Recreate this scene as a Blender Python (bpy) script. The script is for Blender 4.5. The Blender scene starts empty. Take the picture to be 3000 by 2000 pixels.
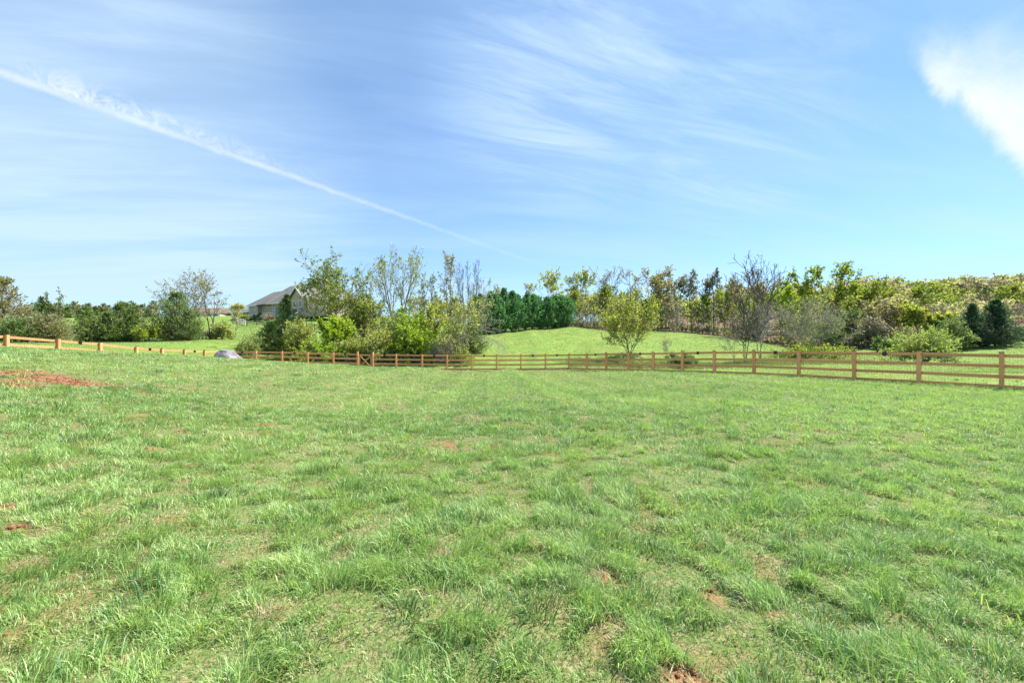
import bpy, math, random
import numpy as np
R = math.radians
SC = bpy.context.scene
COL = SC.collection
F, CZ = 1200.0, 1.6            # focal length in photo pixels, eye height

# ------------------------------------------------------------------ helpers
def P(x, y, Y):                # photo pixel + distance -> point in the place
    return np.array([(x-1500)/F*Y, Y, CZ+(1000-y)/F*Y])

class VNoise:
    def __init__(s, seed, n=256):
        s.n = n; s.g = np.random.default_rng(seed).random((n, n))
    def __call__(s, x, y):
        xi = np.floor(x).astype(int); yi = np.floor(y).astype(int)
        fx = x-xi; fy = y-yi
        fx = fx*fx*(3-2*fx); fy = fy*fy*(3-2*fy)
        n = s.n; g = s.g
        a = g[xi % n, yi % n]; b = g[(xi+1) % n, yi % n]
        c = g[xi % n, (yi+1) % n]; d = g[(xi+1) % n, (yi+1) % n]
        return (a*(1-fx)+b*fx)*(1-fy)+(c*(1-fx)+d*fx)*fy
def fbm(nz, x, y, o=3):
    r = 0; a = .5; t = 0
    for i in range(o):
        r = r+a*nz(x*2**i+17.3*i, y*2**i+5.1*i); t += a; a *= .5
    return r/t
N1, N2, N3, N4 = VNoise(1), VNoise(2), VNoise(3), VNoise(4)
sstep = lambda a, b, x: (lambda t: t*t*(3-2*t))(np.clip((x-a)/(b-a), 0, 1))

def mesh_obj(name, V, faces, mat=None, parent=None, tint=None, smooth=False, attrs=None):
    """faces: list of int arrays (M,k)"""
    me = bpy.data.meshes.new(name)
    V = np.asarray(V, np.float32)
    faces = [np.asarray(f, np.int32) for f in faces if len(f)]
    tot = np.concatenate([np.full(len(f), f.shape[1], np.int32) for f in faces])
    idx = np.concatenate([f.ravel() for f in faces])
    me.vertices.add(len(V)); me.vertices.foreach_set('co', V.ravel())
    me.loops.add(len(idx)); me.loops.foreach_set('vertex_index', idx)
    me.polygons.add(len(tot))
    st = np.zeros(len(tot), np.int32); st[1:] = np.cumsum(tot)[:-1]
    me.polygons.foreach_set('loop_start', st)
    try: me.polygons.foreach_set('loop_total', tot)
    except Exception: pass
    if smooth: me.polygons.foreach_set('use_smooth', np.ones(len(tot), bool))
    for k, a in dict(attrs or {}, **({'tint': tint} if tint is not None else {})).items():
        at = me.attributes.new(k, 'FLOAT', 'POINT')
        at.data.foreach_set('value', np.asarray(a, np.float32))
    me.update(calc_edges=True); me.validate()
    if mat: me.materials.append(mat)
    o = bpy.data.objects.new(name, me); COL.objects.link(o)
    if parent: o.parent = parent
    return o

def thing(name, label, cat, loc=(0, 0, 0), rz=0, group=None):
    o = bpy.data.objects.new(name, None); COL.objects.link(o)
    o.empty_display_size = .3
    o.location = [float(v) for v in loc]; o.rotation_euler = (0, 0, rz)
    o['label'] = label; o['category'] = cat
    if group: o['group'] = group
    return o
def tag(o, label, cat, group=None, kind=None):
    o['label'] = label; o['category'] = cat
    if group: o['group'] = group
    if kind: o['kind'] = kind
    return o

class MB:                       # collects boxes and prisms in one mesh
    def __init__(s): s.v = []; s.f = []
    def add(s, vs, fs):
        n = len(s.v); s.v += [tuple(map(float, v)) for v in vs]; s.f += [[i+n for i in f] for f in fs]
    def hexa(s, b):             # 8 corners: 4 lower loop, 4 upper loop
        s.add(b, [[3, 2, 1, 0], [4, 5, 6, 7], [0, 1, 5, 4], [1, 2, 6, 5], [2, 3, 7, 6], [3, 0, 4, 7]])
    def box(s, x0, x1, y0, y1, z0, z1):
        s.hexa([(x0, y0, z0), (x1, y0, z0), (x1, y1, z0), (x0, y1, z0), (x0, y0, z1), (x1, y0, z1), (x1, y1, z1), (x0, y1, z1)])
    def beam(s, a, b, w, h, side=None):   # board from a to b, h high, w thick
        a = np.array(a, float); b = np.array(b, float); d = b-a
        sd = np.array(side if side is not None else (-d[1], d[0], 0), float); sd /= np.linalg.norm(sd)
        up = np.cross(sd, d/np.linalg.norm(d)); up = up if up[2] >= 0 else -up
        c = []
        for q in (-.5, .5):
            c += [a+sd*w*-.5+up*h*q, b+sd*w*-.5+up*h*q, b+sd*w*.5+up*h*q, a+sd*w*.5+up*h*q]
        s.hexa(c)
    def obj(s, name, mat, parent=None, bevel=0):
        me = bpy.data.meshes.new(name); me.from_pydata(s.v, [], s.f); me.update()
        import bmesh
        bm = bmesh.new(); bm.from_mesh(me); bmesh.ops.recalc_face_normals(bm, faces=bm.faces)
        if bevel: bmesh.ops.bevel(bm, geom=bm.edges[:], offset=bevel, segments=1, affect='EDGES')
        bm.to_mesh(me); bm.free()
        if mat: me.materials.append(mat)
        o = bpy.data.objects.new(name, me); COL.objects.link(o)
        if parent: o.parent = parent
        return o

# ------------------------------------------------------------------ materials
class NT:
    def __init__(s, tree): s.t = tree; s.n = tree.nodes; s.l = tree.links
    def new(s, k, **kw):
        x = s.n.new(k)
        for a, b in kw.items(): setattr(x, a, b)
        return x
    def put(s, v, sock):
        if v is None: return
        if isinstance(v, bpy.types.NodeSocket): s.l.new(v, sock)
        elif isinstance(v, (tuple, list)) and len(v) == 3 and sock.type == 'RGBA': sock.default_value = (*v, 1)
        else: sock.default_value = v
    def m(s, op, a, b=None, c=None, clamp=False):
        x = s.new('ShaderNodeMath', operation=op, use_clamp=clamp)
        for i, v in enumerate((a, b, c)): s.put(v, x.inputs[i])
        return x.outputs[0]
    def rng(s, v, a, b, c=0., d=1., smooth=True):
        x = s.new('ShaderNodeMapRange', interpolation_type='SMOOTHSTEP' if smooth else 'LINEAR')
        for i, q in enumerate((v, a, b, c, d)): s.put(q, x.inputs[i])
        return x.outputs[0]
    def mix(s, f, a, b, blend='MIX'):
        x = s.new('ShaderNodeMix', data_type='RGBA', blend_type=blend)
        s.put(f, x.inputs[0]); s.put(a, x.inputs[6]); s.put(b, x.inputs[7])
        return x.outputs[2]
    def noise(s, vec, scale, detail=4, rough=.6, dist=0.):
        x = s.new('ShaderNodeTexNoise'); s.put(vec, x.inputs['Vector'])
        x.inputs['Scale'].default_value = scale; x.inputs['Detail'].default_value = detail
        x.inputs['Roughness'].default_value = rough; x.inputs['Distortion'].default_value = dist
        return x.outputs[0]
    def mapping(s, vec, loc=(0, 0, 0), rot=(0, 0, 0), sc=(1, 1, 1)):
        x = s.new('ShaderNodeMapping'); s.put(vec, x.inputs[0])
        x.inputs[1].default_value = loc; x.inputs[2].default_value = rot; x.inputs[3].default_value = sc
        return x.outputs[0]
    def attr(s, name): return s.new('ShaderNodeAttribute', attribute_name=name).outputs['Fac']
    def ramp(s, f, stops):
        x = s.new('ShaderNodeValToRGB'); s.put(f, x.inputs[0]); e = x.color_ramp.elements
        while len(e) < len(stops): e.new(.5)
        for i, (p, c) in enumerate(stops): e[i].position = p; e[i].color = (*c, 1)
        return x.outputs[0]
    def bump(s, h, strength=.4, dist=.02):
        x = s.new('ShaderNodeBump'); s.put(h, x.inputs['Height'])
        x.inputs['Strength'].default_value = strength; x.inputs['Distance'].default_value = dist
        return x.outputs[0]
def material(name):
    m = bpy.data.materials.new(name); m.use_nodes = True
    t = NT(m.node_tree); t.n.clear()
    return m, t, t.new('ShaderNodeOutputMaterial')
def principled(t, out, col, rough=.8, normal=None, spec=.3, metal=0.):
    b = t.new('ShaderNodeBsdfPrincipled'); t.put(col, b.inputs['Base Color']); t.put(rough, b.inputs['Roughness'])
    b.inputs['Specular IOR Level'].default_value = spec; b.inputs['Metallic'].default_value = metal
    if normal: t.l.new(normal, b.inputs['Normal'])
    t.l.new(b.outputs[0], out.inputs[0]); return b
def leaf_mat(name, stops, trans=.6, gloss=.02):
    m, t, out = material(name)
    col = t.ramp(t.attr('tint'), stops)
    d = t.new('ShaderNodeBsdfDiffuse'); t.put(col, d.inputs[0])
    tr = t.new('ShaderNodeBsdfTranslucent')
    t.put(t.mix(.5, col, t.mix(1., col, (1.08, 1.15, .6), 'MULTIPLY')), tr.inputs[0])
    g = t.new('ShaderNodeBsdfGlossy'); g.inputs['Roughness'].default_value = .6; t.put((.9, .95, 1.), g.inputs[0])
    a = t.new('ShaderNodeMixShader'); a.inputs[0].default_value = trans
    t.l.new(d.outputs[0], a.inputs[1]); t.l.new(tr.outputs[0], a.inputs[2])
    b = t.new('ShaderNodeMixShader'); b.inputs[0].default_value = gloss
    t.l.new(a.outputs[0], b.inputs[1]); t.l.new(g.outputs[0], b.inputs[2])
    t.l.new(b.outputs[0], out.inputs[0]); return m
def noisy(name, c1, c2, scale=6, rough=.85, bump=.3, sc=(1, 1, 1), spec=.2, detail=5):
    m, t, out = material(name)
    tc = t.new('ShaderNodeTexCoord').outputs['Object']
    n = t.noise(t.mapping(tc, sc=sc), scale, detail, .65)
    col = t.mix(t.rng(n, .3, .7), c1, c2)
    principled(t, out, col, rough, t.bump(n, bump, .03) if bump else None, spec); return m

M = {}
M['bark_grey'] = noisy('bark_grey', (.20, .18, .155), (.38, .345, .31), 5, sc=(6, 6, 1.2))
M['bark_dark'] = noisy('bark_dark', (.075, .062, .052), (.19, .16, .13), 5, sc=(6, 6, 1.2))
M['bark_pale'] = noisy('bark_pale', (.22, .19, .16), (.46, .42, .37), 2.2, sc=(3, 3, 1.2))
M['bark_red'] = noisy('bark_red', (.10, .055, .035), (.2, .125, .09), 5, sc=(6, 6, 1.))
L = lambda *s: [(i/(len(s)-1), c) for i, c in enumerate(s)]
M['leaf_spring'] = leaf_mat('leaf_spring', L((.13, .19, .02), (.26, .34, .035), (.42, .45, .07)))
M['leaf_bright'] = leaf_mat('leaf_bright', L((.16, .26, .012), (.30, .44, .02), (.46, .54, .06)))
M['leaf_olive'] = leaf_mat('leaf_olive', L((.16, .19, .045), (.30, .34, .08), (.45, .47, .16)))
M['leaf_brown'] = leaf_mat('leaf_brown', L((.21, .19, .08), (.38, .35, .16), (.53, .49, .26)))
M['leaf_yellow'] = leaf_mat('leaf_yellow', L((.21, .25, .03), (.37, .41, .06), (.53, .55, .15)))
M['leaf_cream'] = leaf_mat('leaf_cream', L((.36, .37, .15), (.55, .52, .28), (.68, .62, .38)))
M['leaf_pale'] = leaf_mat('leaf_pale', L((.20, .27, .05), (.34, .43, .09), (.50, .56, .17)))
M['leaf_bud'] = leaf_mat('leaf_bud', L((.20, .17, .11), (.33, .28, .19), (.44, .39, .27)))
M['cedar'] = leaf_mat('cedar', L((.06, .11, .025), (.16, .24, .05), (.31, .37, .10)), .45, .05)
M['cedar_brown'] = leaf_mat('cedar_brown', L((.10, .11, .035), (.26, .25, .10), (.44, .39, .20)), .45, .05)
M['cypress'] = leaf_mat('cypress', L((.03, .10, .03), (.085, .23, .07), (.19, .38, .13)), .45, .06)
M['dark_conifer'] = leaf_mat('dark_conifer', L((.015, .04, .02), (.045, .095, .045), (.10, .18, .08)), .45, .05)
M['pine'] = leaf_mat('pine', L((.08, .09, .04), (.17, .18, .08), (.28, .27, .13)), .45, .05)

def wood_mat():
    m, t, out = material('stained_wood')
    tc = t.new('ShaderNodeTexCoord').outputs['Object']
    g = t.noise(t.mapping(tc, sc=(3, 3, 26)), 1.6, 6, .7, .4)
    b = t.noise(tc, .55, 3, .5)
    col = t.mix(t.rng(g, .28, .72), (.73, .31, .125), (.94, .53, .25))
    col = t.mix(t.rng(b, .35, .7, 0, .55), col, (.80, .40, .18))
    rnd = t.new('ShaderNodeObjectInfo').outputs['Random']
    col = t.mix(t.rng(rnd, 0, 1, 0, .75, False), col, t.mix(1., col, (.74, .70, .64), 'MULTIPLY'))
    principled(t, out, col, .72, t.bump(g, .25, .01), .25); return m
M['wood'] = wood_mat()
def plain(name, c, rough=.6, spec=.4, metal=0.):
    m, t, out = material(name)
    n = t.noise(t.new('ShaderNodeTexCoord').outputs['Object'], 9, 4, .6)
    principled(t, out, t.mix(t.rng(n, .3, .7, .0, .35), c, tuple(v*.7 for v in c)), rough, None, spec, metal); return m
M['black'] = plain('black_plastic', (.012, .013, .016), .35, .5)
M['cap'] = plain('dark_cap', (.06, .05, .045), .5)
M['cap_light'] = plain('solar_glass', (.02, .022, .03), .15, .6)
M['wire'] = plain('dark_wire', (.06, .055, .05), .5, .4, .5)
M['old_white'] = noisy('weathered_white_board', (.42, .38, .34), (.72, .68, .64), 3, bump=.1, sc=(1, 1, 4))
M['old_brown'] = noisy('weathered_grey_board', (.10, .085, .07), (.22, .19, .16), 3, bump=.1, sc=(1, 1, 4))
M['trim'] = plain('white_trim', (.78, .77, .74), .5)
M['glass'] = plain('window_glass', (.035, .05, .06), .06, .8)
M['siding'] = noisy('tan_siding', (.44, .325, .24), (.53, .405, .305), 2.5, bump=.15, sc=(.3, .3, 9))
M['found'] = noisy('pale_foundation', (.5, .46, .42), (.62, .58, .54), 4)
M['brick'] = noisy('brick', (.30, .20, .16), (.42, .30, .25), 8, bump=.2, sc=(1, 1, 3))
M['dark'] = plain('dark_opening', (.02, .02, .02), .5)
def shingle(name, a, b):
    m, t, out = material(name)
    tc = t.new('ShaderNodeTexCoord').outputs['Object']
    n = t.noise(t.mapping(tc, sc=(2.5, 2.5, 7)), 1.3, 4, .75)
    n2 = t.noise(tc, .25, 3, .5)
    w = t.m('FRACT', t.m('MULTIPLY', t.new('ShaderNodeSeparateXYZ').outputs[2], 5.))
    sep = t.n[-1] if False else None
    col = t.mix(t.rng(n, .3, .7), a, b)
    col = t.mix(t.rng(n2, .35, .65, 0, .4), col, tuple(v*.8 for v in a))
    principled(t, out, col, .9, t.bump(n, .35, .05), .15); return m
M['shingle'] = shingle('grey_shingle', (.15, .145, .13), (.29, .275, .25))
M['shingle_brown'] = shingle('brown_shingle', (.17, .115, .075), (.27, .20, .14))
M['shingle_blue'] = shingle('blue_grey_shingle', (.10, .12, .17), (.17, .2, .27))

# ------------------------------------------------------------------ fence line (measured in the photo)
left_x = [(-168, 20.2, 968), (18, 22.6, 980), (169, 25.0, 992), (292, 27.4, 1003), (398, 29.8, 1015), (473, 32.0, 1020), (539, 34.2, 1023.5), (598, 36.4, 1025.7), (672, 39.3, 1027)]
back_x = [(672, 1027), (751, 1027.5), (827, 1028), (902, 1031), (977, 1032), (1048, 1034), (1093, 1035), (1161, 1036), (1237, 1037), (1310, 1037.5), (1383, 1038), (1455, 1038), (1526, 1037.8), (1598, 1037), (1667, 1035.5)]
right_x = [(1667, 1035.5), (1720, 1035), (1777, 1033), (1842, 1032.4), (1915, 1030.6), (2000, 1029), (2094, 1027), (2210, 1025.9), (2341, 1026), (2503, 1027.6), (2693, 1028.5), (2935, 1032)]
LEFT = [P(x, y, Y) for x, Y, y in left_x]
BACK = [P(x, y, 39.3+.7*(x-672)/995) for x, y in back_x]
RIGHT = [P(x, y, 40*(1-.05207*i)) for i, (x, y) in enumerate(right_x)]
RIGHT.append(RIGHT[-1]+(RIGHT[-1]-RIGHT[-2])); RIGHT.append(RIGHT[-1]+(RIGHT[-1]-RIGHT[-2]))
HP = 1.5
# ------------------------------------------------------------------ terrain: thin-plate surface through measured points
ctrl = []
def c(x, y, Y): ctrl.append(P(x, y, Y))
def w(X, Y, z): ctrl.append(np.array([X, Y, z], float))
for X in (-8, -3, 0, 3, 8): w(X, 0, .06*max(0, -X)); w(X, -12, .05*max(0, -X))
w(-20, -5, 1.0); w(20, -5, -.1); w(-40, -40, 1.5); w(40, -40, 0); w(0, -40, 0); w(-60, 0, 1.5); w(60, 0, -1)
for q in LEFT[1:]+BACK[1:]+RIGHT[1:-1]: ctrl.append(q-[0, 0, HP])
c(0, 1115, 9); c(0, 1300, 5); c(0, 1600, 2.95); c(300, 1118, 11); c(300, 1300, 5.7); c(600, 1150, 12.0); c(900, 1115, 17)
for x, y, Y in ((0, 1014.5, 18), (169, 1024.5, 19.5), (292, 1030, 21), (400, 1034.6, 22.5), (473, 1037, 23.5), (600, 1043.5, 25.5), (700, 1052, 27), (827, 1058.7, 29), (977, 1065, 31), (1093, 1072, 33)):
    c(x, y+5, Y); c(x, y+14, Y*.78)
c(1237, 1077, 36)
c(1500, 1150, 15.5); c(1500, 1100, 27); c(1500, 1320, 6.2)
c(2200, 1110, 22); c(2200, 1200, 10); c(3000, 1200, 10.5); c(3000, 1500, 3.9); c(2600, 1800, 2.4)
# beyond the fence
c(200, 1012, 38); c(0, 1000, 44); c(330, 1003, 50); c(450, 996, 55); c(560, 988, 60); c(0, 985, 60); c(600, 1010, 46)
c(250, 932, 150); c(100, 934, 150); c(450, 930, 150); c(620, 926, 150); c(560, 950, 95); c(300, 955, 100); c(50, 950, 100)
c(740, 926, 124); c(850, 923, 112); c(1000, 932, 105); c(723, 957, 100); c(690, 947, 112); c(935, 974, 80); c(640, 985, 66)
c(800, 1040, 47); c(1000, 1048, 48); c(1200, 1055, 48); c(1350, 1045, 50); c(1000, 1000, 65); c(1200, 990, 72)
c(1450, 1066, 46); c(1450, 1000, 68); c(1350, 985, 74); c(1420, 983, 78); c(1480, 974, 84); c(1550, 964, 92); c(1670, 957, 98); c(1700, 1000, 68)
c(1840, 1033, 50); c(1900, 1000, 74); c(1950, 971, 94); c(2100, 983, 90); c(2200, 998, 84); c(2050, 1068, 44); c(1850, 1073, 43.5); c(1750, 1068, 43.5); c(1950, 1072, 43); c(2180, 1062, 45); c(2300, 1016, 80); c(2300, 1062, 42)
c(2390, 1035, 55); c(2450, 1026, 74); c(2600, 1022, 72); c(2600, 1078, 34); c(2700, 1062, 44); c(2750, 1086, 30); c(2790, 1024, 66); c(2900, 1012, 68); c(3000, 1001, 70); c(3000, 1095, 22); c(3200, 985, 75)
c(1700, 953, 125); c(1950, 960, 125); c(2200, 970, 130); c(2500, 960, 130); c(2800, 950, 130); c(3100, 930, 130)
c(2200, 935, 220); c(2500, 915, 220); c(2800, 897, 220); c(3100, 885, 220); c(1600, 945, 220); c(1200, 940, 200); c(900, 930, 200); c(500, 928, 260); c(0, 930, 260)
for X in (-500, -200, 100): w(X, 450, 24); 
w(300, 420, 40); w(600, 420, 48)
for X in (-900, -300, 300, 900): w(X, 1100, 24)
C = np.array(ctrl)
WX = lambda x: np.arcsinh(x/4.); 
def wp(x, y): return np.stack([WX(np.asarray(x, float)), WX(np.asarray(y, float))], -1)
def phi(r2): return np.where(r2 > 1e-12, .5*r2*np.log(np.maximum(r2, 1e-12)), 0)
CW = wp(C[:, 0], C[:, 1]); n = len(C)
A = np.zeros((n+3, n+3)); A[:n, :n] = phi(((CW[:, None]-CW[None])**2).sum(-1))+np.eye(n)*.0015
A[:n, n] = 1; A[:n, n+1:] = CW; A[n:, :n] = A[:n, n:].T
SOL = np.linalg.solve(A, np.concatenate([C[:, 2], np.zeros(3)]))
def height(x, y):
    x = np.asarray(x, float); y = np.asarray(y, float); sh = np.broadcast(x, y).shape
    x = np.broadcast_to(x, sh).ravel(); y = np.broadcast_to(y, sh).ravel(); out = np.empty(len(x))
    for i in range(0, len(x), 60000):
        q = wp(x[i:i+60000], y[i:i+60000])
        out[i:i+60000] = phi(((q[:, None]-CW[None])**2).sum(-1))@SOL[:n]+SOL[n]+q@SOL[n+1:]
    xx, yy = x, y; d = np.hypot(xx, yy)
    amp = .05*np.exp(-(d/14)**2)+.02
    out += amp*(fbm(N1, xx*1.1, yy*1.1, 3)-.5)*1.6
    return out.reshape(sh)
def hz(X, Y): return float(height(np.array([X]), np.array([Y]))[0])
def hit(x, y, ymax=160):        # where the view ray of a photo pixel meets the ground
    Y = np.concatenate([np.linspace(.8, 40, 900), np.linspace(40, ymax, 500)])
    X = (x-1500)/F*Y; z = CZ+(1000-y)/F*Y
    k = np.argmax(z < height(X, Y)); return np.array([X[k], Y[k]])

# inside / outside of the fenced lawn
rb0, rb1 = RIGHT[0][:2], RIGHT[-1][:2]
rn = np.array([(rb1-rb0)[1], -(rb1-rb0)[0]]); rn /= np.linalg.norm(rn)
if rn@np.array([1, 1]) < 0: rn = -rn
def lawn_depth(X, Y):           # >0 inside the fence
    xl = np.interp(Y, [p[1] for p in LEFT], [p[0] for p in LEFT])
    b = np.interp(X, [p[0] for p in BACK], [p[1] for p in BACK])
    r = -((X-rb0[0])*rn[0]+(Y-rb0[1])*rn[1])
    return np.minimum(np.minimum(X-xl, b-Y), r)

# bare soil and straw patches: (photo x, y, half width px, half height px)
soil_px = [(60, 1098, 190, 20), (210, 1120, 120, 16), (20, 1118, 70, 14), (0, 1128, 40, 10), (275, 1310, 52, 17), (240, 1298, 30, 10), (425, 1315, 30, 13), (45, 1490, 45, 14), (570, 1362, 22, 7), (1150, 1312, 30, 9), (1455, 1308, 24, 9), (1130, 1193, 22, 6), (1190, 1186, 14, 5),
           (775, 1246, 26, 7), (540, 1264, 22, 6), (2540, 1447, 48, 10), (2310, 1830, 60, 26), (1990, 1990, 85, 45), (1780, 1690, 50, 26), (2075, 1765, 38, 22), (1600, 1415, 40, 8), (30, 1890, 60, 22), (205, 1182, 20, 5), (310, 1158, 22, 5), (2370, 1330, 40, 9), (1320, 1310, 40, 9), (60, 1545, 40, 12)]
straw_px = [(1385, 1224, 38, 9), (1600, 1226, 26, 6), (2760, 1380, 36, 9), (1640, 1800, 40, 26), (820, 1790, 60, 20), (700, 1650, 50, 16), (1300, 1640, 50, 16), (1560, 1600, 34, 14), (1010, 1640, 50, 14), (2420, 1270, 40, 7), (900, 1330, 50, 9), (120, 1560, 60, 16), (2200, 1200, 50, 6), (80, 1660, 60, 18), (1800, 1860, 60, 20), (2250, 1640, 40, 14)]
def world_patches(lst):
    out = []
    for x, y, a, b in lst:
        p = hit(x, y); q = hit(x, y-b); r = hit(x, y+b)
        out.append((p[0], p[1], max(a/F*p[1], .08), max(abs(q[1]-r[1])/2, .08)))
    return out
soil_px = soil_px[:4]+[(x, y, a_*.75, b_*.6) for x, y, a_, b_ in soil_px[4:]]
SOIL, STRAW = world_patches(soil_px), world_patches(straw_px)
def patch_mask(ps, X, Y, rag=1.1):
    m = np.zeros_like(X)
    wob = ((fbm(N2, X*2.2+9, Y*2.2, 3)-.5)*1.2+(fbm(N3, X*8+3, Y*8, 3)-.5)*1.5)*rag
    for a, b, ra, rb in ps:
        d = np.sqrt(((X-a)/ra)**2+((Y-b)/rb)**2)
        m = np.maximum(m, 1-sstep(.6, 1.1, d+wob))
    return m

def ground_mat():
    m, t, out = material('ground_soil_and_turf')
    pos = t.new('ShaderNodeNewGeometry').outputs['Position']
    soil = t.attr('soil'); lawn = t.attr('lawn')
    n1 = t.noise(pos, 1.7, 6, .65); n2 = t.noise(pos, 9, 5, .7); n3 = t.noise(pos, .11, 4, .55); n4 = t.noise(t.mapping(pos, sc=(1, .5, 1)), .6, 5, .65); nf = t.noise(pos, 45, 3, .7)
    red = t.mix(t.rng(n2, .3, .7), (.17, .07, .035), (.34, .165, .09))
    red = t.mix(t.rng(nf, .5, .75, 0, .6), red, (.5, .36, .2))
    thatch = t.mix(t.rng(nf, .35, .65), (.07, .07, .03), (.36, .29, .15))
    thatch = t.mix(t.rng(n2, .35, .65, .2, .8), thatch, (.09, .17, .035))
    lawnc = t.mix(soil, thatch, red)
    mead = t.mix(t.rng(n4, .3, .7), (.12, .20, .035), (.25, .31, .07))
    mead = t.mix(t.rng(n3, .4, .65, 0, .7), mead, (.16, .27, .05))
    mead = t.mix(t.rng(n1, .5, .75, 0, .45), mead, (.34, .31, .13))
    mead = t.mix(t.rng(n2, .3, .55, .45, 0), mead, (.06, .11, .02))
    ns = t.noise(t.mapping(pos, rot=(0, 0, .12), sc=(.10, 1.3, 1)), 1.1, 5, .7)
    mead = t.mix(t.rng(ns, .45, .72, 0, .55), mead, (.11, .20, .035))
    leaf = t.mix(t.rng(n2, .3, .7), (.09, .06, .035), (.22, .15, .09))
    col = t.mix(lawn, mead, lawnc); col = t.mix(t.attr('litter'), col, leaf)
    h = t.m('ADD', n2, t.m('MULTIPLY', nf, .4))
    principled(t, out, col, .95, t.bump(h, .6, .05), .1); return m

def build_ground():
    sx = np.linspace(-math.asinh(900/3.), math.asinh(900/3.), 460); gx = 3*np.sinh(sx)
    sy = np.linspace(-math.asinh(40/3.), math.asinh(1150/3.), 460); gy = 3+3*np.sinh(sy)
    X, Y = np.meshgrid(gx, gy); Z = height(X, Y)
    V = np.stack([X, Y, Z], -1).reshape(-1, 3)
    ny, nx = X.shape; i = np.arange(ny*nx).reshape(ny, nx)
    q = np.stack([i[:-1, :-1], i[:-1, 1:], i[1:, 1:], i[1:, :-1]], -1).reshape(-1, 4)
    x, y = V[:, 0], V[:, 1]
    soil = np.clip(patch_mask(SOIL, x, y)+0.35*sstep(.58, .74, fbm(N3, x*1.7, y*1.7, 3))*(y < 40), 0, 1)
    lawn = sstep(-.5, .5, lawn_depth(x, y))*(y < 60)
    # leaf litter under the woods, and weedy strip along the copse
    ex = np.array([-200, 12, 30, 42, 50, 55, 60, 72, 90, 130.]); ey = np.array([400, 99, 97, 90, 84, 78, 74, 72, 74, 80.])
    lit = sstep(-1.5, 2.5, y-np.interp(x, ex, ey)+(fbm(N4, x*.3, y*.3)-.5)*6)*(x > 8)
    cop = (1-sstep(.7, 1.1, np.hypot((x+16)/11, (y-53)/8)+(fbm(N4, x*.4, y*.4)-.5)*.5))*.8
    o = mesh_obj('ground', V, [q], ground_mat(), smooth=True, attrs=dict(soil=soil, lawn=lawn, litter=np.clip(lit+cop, 0, 1)))
    o['kind'] = 'structure'; return o
build_ground()

# ------------------------------------------------------------------ grass of the lawn (one mass nobody could count)
M['grass'] = leaf_mat('grass_blade', [(0, (.42, .34, .16)), (.16, (.36, .30, .12)), (.2, (.06, .15, .03)), (.45, (.155, .31, .065)), (.7, (.32, .49, .115)), (1., (.53, .66, .20))], .36, .06)
def blades(rng, X, Y, Hh, Wd, lean, az, tint, detailed):
    n = len(X); Z = height(X, Y)-.005
    base = np.stack([X, Y, Z], -1)
    face = rng.uniform(0, 2*np.pi, n)
    s = np.stack([np.cos(face), np.sin(face), np.zeros(n)], -1)*Wd[:, None]*.5
    ld = np.stack([np.cos(az), np.sin(az), np.zeros(n)], -1)
    h3 = np.array([0, 0, 1.])
    tip = base+h3*(Hh*np.cos(lean))[:, None]+ld*(Hh*np.sin(lean))[:, None]
    if detailed:
        ml = lean*.55
        mid = base+h3*(Hh*.55*np.cos(ml))[:, None]+ld*(Hh*.55*np.sin(ml))[:, None]
        V = np.stack([base-s, base+s, mid+s*.85, mid-s*.85, tip], 1).reshape(-1, 3)
        k = np.arange(n)[:, None]*5
        return V, [k+np.array([0, 1, 2, 3]), k+np.array([3, 2, 4])], np.repeat(tint, 5)
    V = np.stack([base-s, base+s, tip], 1).reshape(-1, 3); k = np.arange(n)[:, None]*3
    return V, [k+np.array([0, 1, 2])], np.repeat(tint, 3)
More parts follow.
